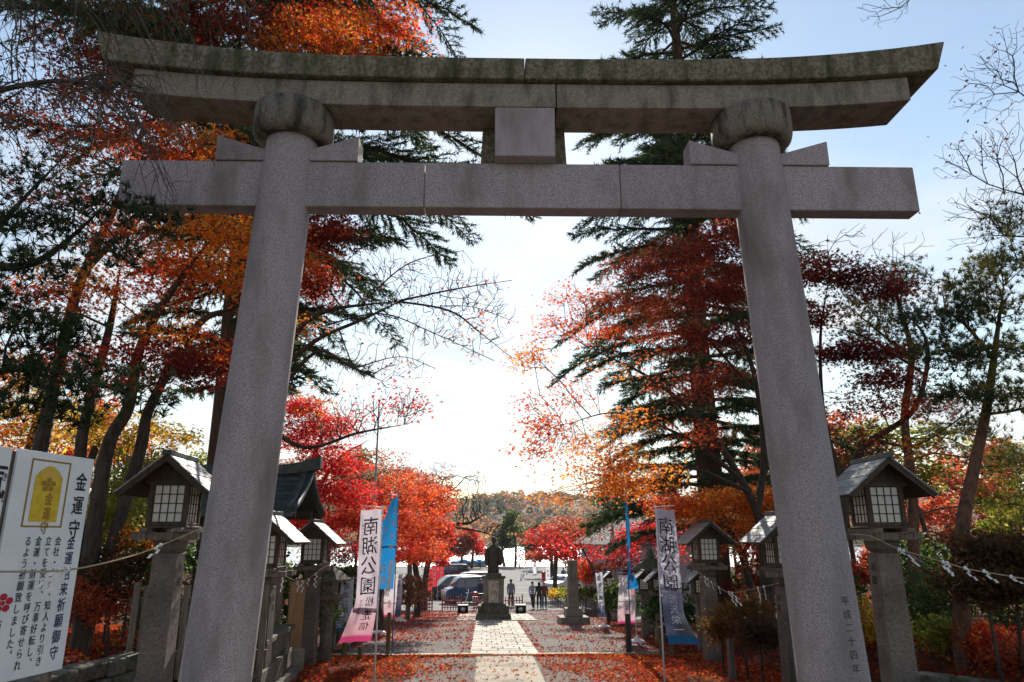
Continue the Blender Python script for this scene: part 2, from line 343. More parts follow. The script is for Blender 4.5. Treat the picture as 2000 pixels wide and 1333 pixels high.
# lake
m, t = newmat('lake_water'); o_ = t.nodes.new('ShaderNodeOutputMaterial'); b_ = t.nodes.new('ShaderNodeBsdfPrincipled'); t.links.new(b_.outputs[0], o_.inputs[0])
b_.inputs['Base Color'].default_value = (.10, .13, .16, 1); b_.inputs['Roughness'].default_value = .22; b_.inputs['Specular IOR Level'].default_value = .8
nn = t.nodes.new('ShaderNodeTexNoise'); nn.inputs['Scale'].default_value = 1.6; nn.inputs['Detail'].default_value = 4; co = t.nodes.new('ShaderNodeTexCoord'); t.links.new(co.outputs['Object'], nn.inputs['Vector'])
bp = t.nodes.new('ShaderNodeBump'); bp.inputs['Strength'].default_value = 1; bp.inputs['Distance'].default_value = .5; t.links.new(nn.outputs['Fac'], bp.inputs['Height']); t.links.new(bp.outputs[0], b_.inputs['Normal']); MT['water'] = m
tag(MB().quad((-500, 139, -3.95), (500, 139, -3.95), (500, 455, -3.95), (-500, 455, -3.95)).build('lake', 'water'), kind='structure')
MT['shore'] = P('straw_grass', (.20, .13, .035), .95, (.33, .22, .06), 2, 6, .5, 6)
sheet('lake_shore', np.linspace(-40, 45, 30), np.arange(131.5, 139.6, 1), .03, 'shore')

# paved path: every slab a piece of its own
def slope(y): return math.atan((gz1(0, y + .3) - gz1(0, y - .3)) / .6)
unit_slab = None
def slab(parent, x, y, w, d, h=.05, lift=.02, name='paving_slab', mat='slab'):
    global unit_slab
    if unit_slab is None:
        unit_slab = MB().box((0, 0, 0), (1, 1, 1)).build('paving_slab', 'slab', bevel=.015).data
        bpy.data.objects.remove(bpy.data.objects['paving_slab'])
    o = bpy.data.objects.new(name, unit_slab); link(o, parent); o.scale = (w - .028, d - .028, h)
    o.location = (x, y, gz1(0, y) + lift + rnd.uniform(-.004, .004)); o.rotation_euler = (slope(y) + rnd.uniform(-.004, .004), rnd.uniform(-.004, .004), rnd.uniform(-.003, .003))
path = tag(sheet('paved_path', np.linspace(PC - .9, PC + .9, 4), np.arange(19.85, 33.6, .5), .018, 'joint'), kind='structure')
y = 20.15; row = 0
while y < 33.3:
    x0 = PC - .9; ws = [(.45, .6, .45, .3), (.3, .45, .6, .45), (.6, .3, .45, .45)][row % 3]
    for w in ws: slab(path, x0 + w / 2, y, w, .58); x0 += w
    y += .58; row += 1
cross = tag(sheet('paved_plaza', np.linspace(PC - 1.85, PC + 1.85, 4), np.arange(33.7, 41.3, .5), .018, 'joint'), kind='structure')
y = 34.0; row = 0
while y < 41.0:
    x0 = PC - 1.85; first = .31 if row % 2 else .62
    while x0 < PC + 1.84:
        w = min(first, PC + 1.85 - x0); slab(cross, x0 + w / 2, y, w, .62); x0 += w; first = .62
    y += .62; row += 1
kerb = empty('kerb', (0, 0, 0)); tag(kerb, kind='structure')
x = -5.4
while x < 3.6:
    w = rnd.uniform(.8, 1.1); o = MB().box((0, 0, 0), (w - .012, .24, .22)).build('kerb_stone', 'kerb', kerb, bevel=.012)
    o.location = (x + w / 2, 19.62 + rnd.uniform(-.012, .012), gz1(0, 19.62) - .05 + rnd.uniform(-.008, .008)); x += w

# ================================================================== TORII
tor = empty('torii_gate', (PC - .07, 8.0, 0), R2(-1.0), 'huge grey granite torii gate spanning the path in front', 'torii gate')
def pillar_x(z): return 3.20 - .29 * z / 6.4
for s in (-1, 1):
    mb = MB(); rings = []
    for k in range(21):
        z = -.1 + 6.85 * k / 20; r = .356 - .046 * (z / 6.4) - .012 * math.sin(3.14 * max(0, z) / 6.4) * 0
        rings.append([(s * pillar_x(z) + r * math.cos(6.28318 * i / 40), r * math.sin(6.28318 * i / 40), z) for i in range(40)])
    pil = mb.loft(rings).build('pillar', 'granite', tor)
    tag(pil, 'right granite pillar with a carved date near its foot' if s > 0 else 'left granite pillar, shaded by the trees')
    if s > 0:
        V, T = column('平成二十四年', .0, 1.02, .098, .128, bold=.004); V2, T2 = column('十一月', .045, .20, .098, .12, bold=.004)
        V, T = join2([(V, T), (V2, T2)]); zc = V[:, 1]; r = .356 - .046 * zc / 6.4 + .003; a = -math.pi / 2 + (V[:, 0] + .10) / r
        tag(np_mesh('carved_lettering', np.stack([pillar_x(zc) + r * np.cos(a), r * np.sin(a), zc], -1), T, 'engraved', pil), kind='stuff')
    zt = 6.32
    MB().lathe([(.32, zt + .035), (.385, zt + .03), (.435, zt + .05), (.472, zt + .09), (.488, zt + .15), (.492, zt + .18), (.492, zt + .45), (.30, zt + .46)], 40, (s * pillar_x(6.5), 0, 0)).build('ring_capital', 'granite_dark', tor)
def beam(x0, x1, sec, zf, endshear=0.0, n=18, outer=0):
    """sweep the section [(y,z)...] from x0 to x1 along the rising curve zf(x)"""
    mb = MB(); rings = []; zmax = max(p[1] for p in sec(0))
    for k in range(n + 1):
        x = x0 + (x1 - x0) * k / n; q = sec(x)
        w = (abs(x) - 4.2) / 1.1 if outer and abs(x) > 4.2 else 0
        rings.append([(x + math.copysign(endshear * w * p[1] / zmax, x), p[0], zf(x) + p[1]) for p in q])
    return mb.loft(rings, True, False)
def z_sh(x): return 6.74 + .16 * (abs(x) / 4.83) ** 3.6
def z_ka(x): return 7.085 + .16 * (abs(x) / 4.83) ** 3.6
def sec_sh(x): return [(-.29, 0), (.29, 0), (.29, .335), (-.29, .335)]
def sec_ka(x):
    h = .275 + .11 * (abs(x) / 5.2) ** 3.4
    return [(-.375, 0), (.375, 0), (.405, h), (.18, h + .07), (0, h + .10), (-.18, h + .07), (-.405, h)]
beam(-5.22, -.006, sec_ka, z_ka, .13, outer=1).build('top_lintel', 'granite_moss', tor, bevel=.012)
beam(.006, 5.22, sec_ka, z_ka, .13, outer=1).build('top_lintel', 'granite_moss', tor, bevel=.012)
beam(-4.86, .385, sec_sh, z_sh).build('under_lintel', 'granite_old', tor, bevel=.008)
beam(.40, 4.86, sec_sh, z_sh).build('under_lintel', 'granite_old', tor, bevel=.008)
ends = [-4.92, -3.0, -1.225, 1.175, 3.0, 4.85]
for a, b in zip(ends[:-1], ends[1:]):
    ga = .004 if abs(a) < 2 else 0; gb = .004 if abs(b) < 2 else 0
    MB().box(((a + ga + b - gb) / 2, 0, 5.755), (b - a - ga - gb, .245, .60)).build('tie_beam', 'granite', tor, bevel=.01)
for s in (-1, 1):
    for d in (-1, 1):
        px = s * pillar_x(6.1); x1 = px + d * .87
        MB().prism([(px + d * .25, 6.057), (x1, 6.057), (x1 + .0, 6.39), (px + d * .25, 6.20)], -.15, .15).build('wedge', 'granite', tor, bevel=.008)
MB().box((-.0, -.07, 6.39), (.735, .47, .672)).build('centre_strut', 'granite', tor, bevel=.01)
MB().prism([(-.56, 6.06), (.56, 6.06), (.53, 6.735), (-.53, 6.735)], .18, .285).build('tablet_back', 'granite_moss', tor, bevel=.01)

# ================================================================== LANTERNS
def make_lantern(big=True):
    s = 1.0 if big else .645
    root = empty('wooden_lantern'); B = lambda mb, n, m, p=root, bev=.006: mb.build(n, m, p, bevel=bev)
    def bx(c, d): return MB().box([v * s for v in c], [v * s for v in d])
    mb = MB(); w0, w1 = .185 * s, .155 * s
    mb.loft([[(-w0, -w0, -.4 * s), (w0, -w0, -.4 * s), (w0, w0, -.4 * s), (-w0, w0, -.4 * s)], [(-w1, -w1, 1.93 * s), (w1, -w1, 1.93 * s), (w1, w1, 1.93 * s), (-w1, w1, 1.93 * s)]], True, False)
    B(mb, 'post', 'wood_post')
    mb = MB(); q = lambda w, z: [(-w * s, -w * s, z * s), (w * s, -w * s, z * s), (w * s, w * s, z * s), (-w * s, w * s, z * s)]
    mb.loft([q(.12, 1.935), (q(.165, 1.99)), q(.175, 2.10)], True, False); B(mb, 'capital', 'wood_post')
    for sy in (-.21, .21): B(bx((0, sy, 2.155), (.86, .11, .10)), 'platform_beam', 'wood_grey')
    for sx in (-.22, .22): B(bx((sx, 0, 2.235), (.11, .84, .055)), 'platform_rail', 'wood_grey')
    B(bx((0, 0, 2.272), (.58, .58, .03)), 'floor_board', 'wood_dark')
    for sx in (-1, 1):
        for sy in (-1, 1): B(bx((sx * .235, sy * .235, 2.575), (.062, .062, .58)), 'corner_post', 'wood_dark')
    for sy in (-1, 1):
        B(bx((0, sy * .235, 2.31), (.40, .055, .05)), 'bottom_rail', 'wood_dark'); B(bx((0, sy * .235, 2.862), (.66, .06, .06)), 'top_rail', 'wood_dark')
        B(bx((sy * .235, 0, 2.31), (.055, .40, .05)), 'bottom_rail', 'wood_dark'); B(bx((sy * .235, 0, 2.856), (.06, .40, .05)), 'top_rail', 'wood_dark')
    # four papered windows: lattice with 4 x 4 panes
    n = 4; z0, z1 = 2.335, 2.832; ww = .40
    pane_me = None
    for k in range(4):
        rot = Matrix.Rotation(k * math.pi / 2, 3, 'Z')
        win = MB(); hw = ww / 2
        for i in range(n + 1):
            x = -hw + ww * i / n; t = .020 if i in (0, n) else .013
            win.box(rot @ Vector((x * s, -.239 * s, (z0 + z1) / 2 * s)), (t * s, .022 * s, (z1 - z0) * s), rot)
            z = z0 + (z1 - z0) * i / n
            win.box(rot @ Vector((0, -.2385 * s, z * s)), ((ww) * s, .018 * s, t * s), rot)
        wo_ = win.build('window', 'wood_dark', root)
        if big and k != 2:
            for i in range(n):
                for j in range(n):
                    if pane_me is None:
                        hx_, hz_ = (ww / n - .011) / 2, ((z1 - z0) / n - .011) / 2; pane_me = MB().quad((-hx_, 0, -hz_), (hx_, 0, -hz_), (hx_, 0, hz_), (-hx_, 0, hz_)).build('pane', 'paper', wo_); o = pane_me; pane_me = o.data
                    else: o = link(bpy.data.objects.new('pane', pane_me), wo_)
                    o.location = rot @ Vector((-hw + ww * (i + .5) / n, -.239, z0 + (z1 - z0) * (j + .5) / n)); o.rotation_euler = (0, 0, k * math.pi / 2)
        else:
            MB().quad(*[tuple(rot @ Vector((a_ * ww / 2 * s, -.232 * s, b_ * s))) for a_, b_ in ((-1, z0), (1, z0), (1, z1), (-1, z1))]).build('pane', 'paper', wo_)
    # gables, roof boards, ridge
    for sy in (-1, 1):
        mb = MB(); mb.prism([(-.37 * s, 2.89 * s), (.37 * s, 2.89 * s), (0, 3.19 * s)], (sy * .225 - .012) * s, (sy * .225 + .012) * s); B(mb, 'gable_board', 'wood_dark', bev=0)
        mb = MB(); yb = sy * .47
        mb.prism([(-.57 * s, 2.655 * s), (0, 3.135 * s), (.57 * s, 2.655 * s), (.57 * s, 2.73 * s), (0, 3.21 * s), (-.57 * s, 2.73 * s)], (yb - .02) * s, (yb + .02) * s); B(mb, 'barge_board', 'wood_dark', bev=0)
    for sx in (-1, 1):
        a = Vector((sx * .03, 0, 3.205)); b = Vector((sx * .62, 0, 2.70)); d = (b - a); L_ = d.length; d.normalize(); nrm = Vector((-d.z * sx, 0, d.x * sx)) if sx > 0 else Vector((d.z, 0, -d.x))
        if nrm.z < 0: nrm = -nrm
        sl_ = MB().box((0, 0, 0), (.02 * s, 1.02 * s, .02 * s))
        roof = B(MB().box([(v) * s for v in (a + d * L_ * .5 - nrm * .012)], ((L_ - .02) * s, 1.0 * s, .022 * s), Matrix(((d.x, 0, nrm.x), (0, 1, 0), (d.z, 0, nrm.z)))), 'roof', 'wood_dark', bev=0)
        for i in range(4):
            c = a + d * L_ * (i + .5) / 4 + nrm * (.012)
            tilt = Matrix(((d.x, 0, nrm.x), (0, 1, 0), (d.z, 0, nrm.z))) @ Matrix.Rotation(-.05 * 1, 3, 'Y')
            B(MB().box([v * s for v in c], (L_ / 4 * 1.03 * s, 1.02 * s, .016 * s), tilt), 'roof_board', 'roof_board', roof, bev=.003)
    B(bx((0, 0, 3.245), (.12, 1.06, .07)), 'ridge_cap', 'copper')
    return root
big = make_lantern(True); small = make_lantern(False)
def put_lantern(proto, first, x, y, z, rz, label, letter=None):
    o = proto if first else copy_tree(proto)
    o.location = (x, y, z); o.rotation_euler = (0, 0, rz); tag(o, label, 'lantern', 'wooden lanterns on posts along the path'); return o
def post_text(o, side):
    """donation characters on the face of the post that looks onto the path"""
    N = np.array([side, 0, 0]); U = np.array([0, side, 0]); k = .016
    V = np.array([-side * .0166 * 0, 0, 1.0])
    O = np.array([side * .162, 0, 0])
    parts = [column('奉献', 0, 1.80, .135, .17, bold=.015)]
    o2 = lay_flat('donor_lettering', parts, 'ink', o, O, U, V, N, .004)
    M_ = o2.data; co = np.zeros(len(M_.vertices) * 3); M_.vertices.foreach_get('co', co); co = co.reshape(-1, 3)
    co[:, 0] += side * (.0129 * (1.93 - co[:, 2])); M_.vertices.foreach_set('co', co.ravel()); M_.update()
    parts = [column('白河市道場小路', -.055, 1.38, .055, .075, bold=.0), column('大庭商店', .01, 1.30, .055, .085, bold=.0), column('代表大庭清', .075, 1.22, .055, .09, bold=.0)]
    o3 = lay_flat('donor_lettering', parts, 'engraved', o, O, U, V, N, .004)
    M_ = o3.data; co = np.zeros(len(M_.vertices) * 3); M_.vertices.foreach_get('co', co); co = co.reshape(-1, 3)
    co[:, 0] += side * (.0129 * (1.93 - co[:, 2])); M_.vertices.foreach_set('co', co.ravel()); M_.update()
def lx(px, py, Y): return float(W(px, py, Y)[0])
LT = {}
first = True
for key, px, py, Y, zb, lab, side in [
    ('L1', 341, 1000, 10.3, -.54, 'big wooden lantern on a stone post just behind the signboard with the yellow amulet', 1),
    ('R1', 1714, 1000, 10.3, -.54, 'big wooden lantern on a stone post outside the pillar with the carved date', -1),
    ('L2', 520, 1120, 13.9, -1.20, 'wooden lantern half hidden behind the left pillar of the gate', 1),
    ('R2', 1533, 1120, 13.6, -1.20, 'wooden lantern half hidden behind the right pillar of the gate', -1),
    ('L3', 612, 1120, 18.0, -1.26, 'whole wooden lantern in front of the vivid red maple, paper streamers beside it', 1),
    ('R3', 1381, 1120, 18.0, -1.26, 'whole wooden lantern beside the white and navy banner, rope tied to its post', -1)]:
    LT[key] = put_lantern(big, first, lx(px, py, Y), Y, zb, R2(rnd.uniform(-3, 3)), lab); first = False
for k in ('L1', 'R1', 'L3', 'R3', 'R2', 'L2'): post_text(LT[k], 1 if k[0] == 'L' else -1)
first = True
for px, Y, lab in [
    (1366, 20.5, 'small lantern peeping out between the white and navy banner and the big lantern'),
    (1284, 22.9, 'small lantern just past the white and navy banner, nearest of the small pair'),
    (1257, 24.8, 'small lantern behind the lower end of the blue banner at the pink banner'),
    (1190, 35.5, 'farthest small lantern by the flagpole, beyond the narrow lilac banner'),
    (652, 21.5, 'small lantern behind the big lantern by the red maple'),
    (668, 24.0, 'small lantern hidden partly by the narrow white banner'),
    (760, 30.5, 'small lantern behind the blue banner along the left edge of the court'),
    (798, 37.0, 'farthest small lantern on the red leaf carpet near the red fence')]:
    x = lx(px, 1160, Y); put_lantern(small, first, x, Y, gz1(x, Y), R2(rnd.uniform(-4, 4)), lab); first = False

# ================================================================== SIGNBOARDS
def board(name, label, A, B_, zt, zb, yl, parts_fn):
    A = np.array(A); B_ = np.array(B_); U = (B_ - A); Wd = np.linalg.norm(U); U /= Wd; N = np.array([U[1], -U[0], 0])
    r = empty(name, (0, 0, 0), 0, label, 'sign')
    c = (A + B_) / 2; ang = math.atan2(U[1], U[0]); rot = Matrix.Rotation(ang, 3, 'Z')
    MB().box((c[0], c[1], (zt + zb) / 2), (Wd, .03, zt - zb), rot).build('panel', 'sign_white', r, bevel=.004)
    for q, off in ((A, -.02), (B_, -.02)):
        p = q + U * (.0 if q is A else -.09) - N * .05
        MB().box((p[0], p[1], (zt + -.2) / 2 - .02), (.06, .06, zt + .2), rot).build('post', 'wood_grey', r, bevel=.004)
    O = np.array([A[0], A[1], zt]) + N * .015
    parts_fn(r, O, U, np.array([0, 0, 1.0]), N, Wd, zt - zb); return r
def sign_main(r, O, U, V, N, w, h):
    k = h / 2.0
    lay_flat('headline', [column('金運守', w * .855, -.075 * h, .105 * h * .92, .115 * h, bold=.022, sx=.78)], 'ink', r, O, U, V, N)
    lay_flat('blue_line', [column('金運招来祈願御守', w * .845, -.385 * h, .066 * h, .0715 * h, bold=.018, sx=.8)], 'ink_blue', r, O, U, V, N)
    cols = ['会社・上司・知人より引き', '立てを受け、万事好転し、', '金運・財運を呼び寄せられ', 'るよう祈願致しました。']
    lay_flat('lettering', [column(c, w * (.665 - .125 * i), -.385 * h, .046 * h, .0485 * h, bold=.012, sx=.85) for i, c in enumerate(cols)], 'ink', r, O, U, V, N)
    lay_flat('shrine_name', [column('南湖神社', w * .10, -.735 * h, .058 * h, .066 * h, bold=.02, sx=.85)], 'ink', r, O, U, V, N)
    # framed amulet picture
    def at(u, v, off=.002): return tuple(O + U * u * w + V * (-v * h) + N * off)
    def poly(name, pts, mat, off, parent=r): return MB().add([at(u, v, off) for u, v in pts], [tuple(range(len(pts)))]).build(name, mat, parent)
    u0, u1, v0, v1 = .17, .68, .035, .345; t = .022; tv = .008
    fr = MB()
    for a in ([(u0, v0), (u1, v0), (u1, v0 + tv), (u0, v0 + tv)], [(u0, v1 - tv), (u1, v1 - tv), (u1, v1), (u0, v1)], [(u0, v0 + tv), (u0 + t, v0 + tv), (u0 + t, v1 - tv), (u0, v1 - tv)], [(u1 - t, v0 + tv), (u1, v0 + tv), (u1, v1 - tv), (u1 - t, v1 - tv)]):
        fr.add([at(*p) for p in a], [(0, 1, 2, 3)])
    fr.build('picture_frame', 'gold_dark', r)
    am = poly('amulet_picture', [(.245, .32), (.245, .115), (.30, .085), (.385, .062), (.455, .062), (.54, .085), (.595, .115), (.60, .32)], 'gold', .002)
    V2, T2 = column('金運守', 0, 0, .062 * h, .066 * h, bold=.02, sx=.8)
    X = np.array(O) + (V2[:, :1] + .455 * w) * U + (V2[:, 1:2] - .185 * h) * V + N * (.004 + V2[:, 2:]); np_mesh('amulet_lettering', X, T2, 'gold_dark', am)
    def disc(mb, u, v, ru, rv, off, n=14, hole=0):
        if not hole: mb.add([at(u + ru * math.cos(6.283 * i / n), v + rv * math.sin(6.283 * i / n), off) for i in range(n)], [tuple(range(n))])
        else:
            vs = [at(u + f * ru * math.cos(6.283 * i / n), v + f * rv * math.sin(6.283 * i / n), off) for f in (hole, 1) for i in range(n)]
            mb.add(vs, [(i, (i + 1) % n, n + (i + 1) % n, n + i) for i in range(n)])
    mb = MB()
    for k_, (du, dv) in enumerate(((-.055, 0), (.055, 0))): disc(mb, .42 + du, .098 + dv, .06, .018, .004 + .0006 * k_, hole=.5)
    mb.build('amulet_knot', 'gold_pale', am)
    mb = MB(); disc(mb, .42, .150, .026, .0085, .004)
    for i in range(5): disc(mb, .42 + .064 * math.sin(6.283 * i / 5), .150 - .022 * math.cos(6.283 * i / 5), .034, .0115, .004 + .0004 * (i + 1))
    mb.build('amulet_plum_crest', 'gold_dark', am)
    mb = MB(); disc(mb, .12, .668, .028, .0100, .003)
    for i in range(5): disc(mb, .12 + .075 * math.sin(6.283 * i / 5), .668 - .0265 * math.cos(6.283 * i / 5), .042, .0150, .003 + .0004 * (i + 1))
    mb.build('plum_crest', 'ink_red', r)
A_ = W(35, 877, 5.65); B0 = W(182, 897, 6.45)
zt_ = (A_[2] + B0[2]) / 2
board('signboard', 'white board with a framed yellow amulet picture and columns of black writing', (A_[0], A_[1], 0), (B0[0], B0[1], 0), zt_, zt_ - 1.70, 0, sign_main)
def sign_other(r, O, U, V, N, w, h):
    lay_flat('headline', [column('気守', w * .80, -.06 * h, .15 * h, .17 * h, bold=.02)], 'ink', r, O, U, V, N)
    lay_flat('small_reading', [column('きれい', w * .955, -.10 * h, .035 * h, .085 * h, bold=.01)], 'ink', r, O, U, V, N)
A2 = W(-150, 850, 4.9); B2 = W(23, 875, 5.6); zt2 = 1.6 + (A2[2] + B2[2] - 3.2) / 2
board('signboard', 'white board cut off by the picture edge, beside the amulet board', (A2[0], A2[1], 0), (B2[0], B2[1], 0), zt2, zt2 - 1.9, 0, sign_other)
# ================================================================== ROPES WITH PAPER STREAMERS
def smooth_path(pts, n=8):
    P_ = [np.array(p, float) for p in pts]; P_ = [2 * P_[0] - P_[1]] + P_ + [2 * P_[-1] - P_[-2]]; out = []
    for i in range(1, len(P_) - 2):
        for k in range(n):
            t = k / n; a, b, c, d = P_[i - 1:i + 3]
            out.append(.5 * (2 * b + (c - a) * t + (2 * a - 5 * b + 4 * c - d) * t * t + (3 * b - a - 3 * c + d) * t ** 3))
    out.append(P_[-2]); return out
def streamer(parent, p, length, lean=(0, 0), w=.035, zig=True):
    mb = MB(); p = np.array(p, float); a = rnd.uniform(0, 3.14); u = np.array([math.cos(a) * .9, .35 * math.sin(a), 0]); n = max(3, int(length / (w * 1.5)))
    mb.lathe([(.006, -.02), (.016, -.012), (.018, .01), (.008, .02)], 7, p)
    for k in range(n):
        t0, t1 = k / n, (k + 1) / n
        c0 = p + np.array([lean[0] * t0, lean[1] * t0, -length * t0]); c1 = p + np.array([lean[0] * t1, lean[1] * t1, -length * t1])
        off = u * (w * .55 * (1 if k % 2 else -1) if zig else 0); nn_ = np.array([-u[1], u[0], 0]) * .012 * (1 if k % 2 else -1)
        vs = [c0 - u * w / 2 + off, c0 + u * w / 2 + off, c1 + u * w / 2 + off + nn_, c1 - u * w / 2 + off + nn_]
        th = np.array([0, .0015, 0]); mb.add(vs + [v + th for v in vs], [(0, 1, 2, 3), (7, 6, 5, 4), (0, 4, 5, 1), (1, 5, 6, 2), (2, 6, 7, 3), (3, 7, 4, 0)])
    return mb.build('paper_streamer', 'white_paper', parent)
def rope(label, pts, streams, r=.007):
    e = empty('straw_rope', (0, 0, 0), 0, label, 'rope'); q = smooth_path([W(*p) for p in pts])
    MB().tube(q, r, 6).build('rope_strand', 'rope', e)
    for px, py, Y, ln, lean in streams: streamer(e, W(px, py, Y), ln, lean)
rope('straw rope with folded paper streamers crossing the amulet signboard', [(-80, 1116, 4.6), (0, 1117, 4.95), (137, 1113, 5.75), (251, 1088, 6.9), (318, 1064, 7.9), (400, 1030, 8.85)],
     [(132, 1113, 5.72, .15, (-.10, 0)), (122, 1114, 5.66, .17, (-.07, 0)), (114, 1114, 5.6, .12, (-.11, 0)), (314, 1065, 7.85, .13, (-.09, 0))])
rope('straw rope with paper streamers sagging from the lantern post off to the picture edge', [(1660, 1044, 8.9), (1700, 1048, 8.8), (1757, 1073, 8.5), (1842, 1098, 8.1), (1892, 1112, 7.9), (1973, 1126, 7.6), (2090, 1146, 7.2)],
     [(1757, 1073, 8.48, .19, (.22, 0)), (1765, 1076, 8.45, .16, (.26, 0)), (1842, 1098, 8.08, .12, (.05, 0)), (1850, 1100, 8.05, .14, (.03, 0)), (1885, 1110, 7.9, .13, (.10, 0)), (1922, 1116, 7.75, .12, (.12, 0)), (1975, 1127, 7.58, .07, (.10, 0))])
rope('straw rope with zigzag paper streamers strung up to the lantern by the red maple', [(530, 1112, 14.2), (558, 1126, 15.2), (577, 1134, 16.0), (599, 1133, 16.8), (627, 1112, 17.5), (648, 1103, 17.8)],
     [(553, 1127, 15.1, .29, (-.02, 0)), (582, 1136, 16.2, .21, (.02, 0)), (590, 1135, 16.5, .24, (.03, 0)), (603, 1132, 16.9, .14, (-.02, 0)), (618, 1120, 17.3, .32, (-.02, 0))])
rope('straw rope with paper streamers hanging from the lantern beside the navy banner', [(1362, 1118, 16.2), (1380, 1130, 16.0), (1400, 1145, 15.4), (1426, 1158, 14.5), (1460, 1153, 13.5), (1520, 1140, 12.5)],
     [(1376, 1127, 16.0, .2, (.04, 0)), (1382, 1131, 15.95, .18, (.03, 0)), (1389, 1137, 15.7, .16, (.05, 0)), (1404, 1148, 15.2, .12, (.03, 0)), (1424, 1157, 14.6, .26, (.12, 0)), (1430, 1158, 14.3, .24, (.15, 0)), (1480, 1148, 13.1, .2, (.04, 0)), (1492, 1146, 12.9, .22, (.02, 0))])

# ================================================================== BANNERS
def stake(px, Y, h, label, r=.05, mat='stake', lean=0):
    x = lx(px, 1280, Y); z = gz1(x, Y)
    mb = MB(); mb.loft([[(s1 * r * k, s2 * r * k, zz_) for s1, s2 in ((-1, -1), (1, -1), (1, 1), (-1, 1))] for zz_, k in ((-.2, 1), (h - .02, 1), (h, .8))], True, False)
    o = mb.build('wooden_stake', mat, bevel=.004); o.location = (x, Y, z); o.rotation_euler = (0, lean, rnd.uniform(-.4, .4)); tag(o, label, 'stake', 'short wooden stakes at the kerb'); return o
def banner(label, px, Y, z_top, zbase, width, height, side, arm, tintf, texts, swing, twist=lambda v: 0.0, wave=.03, mirror=False, pole='pole_white', foot=None, pr=.014, free=1.0, name='banner', hem=None):
    """px: picture column of the pole at cloth height; side: cloth to the right (+1) or left (-1); swing(v): sideways drift of the free cloth; twist(v): turn of the arm about the pole"""
    x = lx(px, 1120, Y); e = empty(name, (x, Y, zbase), 0, label, 'banner', 'nobori banners along the approach')
    H = z_top - zbase
    MB().tube([(0, 0, -.1), (0, 0, H * .55), (0, 0, H + .06)], [pr * 1.15, pr, pr * .8], 8).build('pole', pole, e)
    ca, sa = math.cos(arm), math.sin(arm)
    MB().tube([(-side * .09 * ca, -.09 * sa * side, H + .02), (side * width * 1.04 * ca, side * width * 1.04 * sa, H + .05)], pr * .6, 6).build('cross_rod', pole, e)
    def S(u, v):
        u = np.asarray(u, float); v = np.asarray(v, float); a = arm + np.vectorize(twist)(v); sw = np.vectorize(swing)(v)
        d = u * width * side
        wv = wave * np.sin(7 * v + 3 * u) * (.15 + v) + .5 * wave * np.sin(17 * v - 5 * u) * v + .3 * wave * np.sin(9 * u + 2 * v) + .22 * wave * np.sin(31 * v + 8 * u) * (.3 + u)
        X = d * np.cos(a) - wv * np.sin(a) + sw * (.25 + .75 * u) ** free; Yy = d * np.sin(a) + wv * np.cos(a) - abs(sw) * .25 * u
        Z = H - .02 - v * height * (1 - .10 * (abs(sw) > .05) * v) + .015 * np.sin(6.28 * u) * (1 - v)
        return np.stack([X, Yy, Z], -1)
    nu, nv = 10, 48; uu, vv = np.meshgrid(np.linspace(0, 1, nu + 1), np.linspace(0, 1, nv + 1)); V = S(uu, vv).reshape(-1, 3)
    i = np.arange((nu + 1) * (nv + 1)).reshape(nv + 1, nu + 1); F = np.stack([i[:-1, :-1], i[:-1, 1:], i[1:, 1:], i[1:, :-1]], -1).reshape(-1, 4)
    tint = np.array([tintf(a, b) for a, b in zip(uu.ravel(), vv.ravel())]); cl = np_mesh('cloth', V, F, 'cloth', e, tint, smooth=True)
    for k in range(5):      # loops that hold the cloth to the pole
        v = .02 + k * .15; p = S(np.array([.0]), np.array([v]))[0]
        if abs(p[0]) < .08: MB().box((p[0] * .5, p[1] * .5, p[2]), (max(.03, abs(p[0]) + .03), .034, .04)).build('pole_loop', 'white_paper', e)
    for chars, u, v, size, step, mat, bold, sx in texts:
        V2, T2 = column(chars, 0, 0, size, step, bold=bold, sx=sx, flip=mirror)
        sgn = side
        uu_ = u + sgn * V2[:, 0] / width if True else 0; vv_ = v - V2[:, 1] / height
        # split long faces so that the lettering follows the cloth
        Xp = S(np.clip(uu_, 0, 1), np.clip(vv_, 0, .995)); eps = 1e-3
        nrm = np.cross(S(np.clip(uu_ + eps, 0, 1.1), vv_) - S(uu_, vv_), S(uu_, np.clip(vv_ + eps, 0, 1.1)) - S(uu_, vv_)); nrm /= np.linalg.norm(nrm, axis=1, keepdims=True) + 1e-12
        nrm *= np.where(nrm[:, 1:2] > 0, -1, 1)
        np_mesh('lettering', Xp + nrm * (.006 + V2[:, 2:]), T2, mat, cl)['kind'] = 'stuff'
    if foot == 'dome': MB().lathe([(.27, 0), (.27, .03), (.20, .09), (.06, .13), (.03, .2)], 16).build('weight_foot', 'plastic_white', e)
    return e
MT['ink_white'] = P('white_ink', (.78, .80, .84), .8, trans=.3)
mixc3 = lambda a, b, t: tuple(np.array(a) * (1 - t) + np.array(b) * t)
def ss(a, b, x): t = min(1, max(0, (x - a) / (b - a))); return t * t * (3 - 2 * t)
def t_pink(u, v):
    c = mixc3((.55, .49, .56), (.55, .30, .35), ss(.52, .95, v))
    if .66 < v < .9: c = mixc3(c, (.18, .15, .20), .75 * ss(.12, .0, abs(u - .72)) * ss(.64, .74, v) * (1 - ss(.84, .9, v)))
    if v > .955: c = (.50, .05, .17)
    return c
def t_navy(u, v):
    c = mixc3((.48, .46, .56), (.30, .30, .40), ss(.45, .62, v))
    c = mixc3(c, (.13, .15, .25), ss(.55, .75, v) * (1 - ss(.40, .85, u)))
    if v > .78: c = mixc3(c, (.07, .065, .07), .8 * ss(.78, .86, v) * ss(.25, .55, u) * (1 - ss(.85, 1, u) * .5))
    if v > .925: c = (.02, .12, .27)
    return c
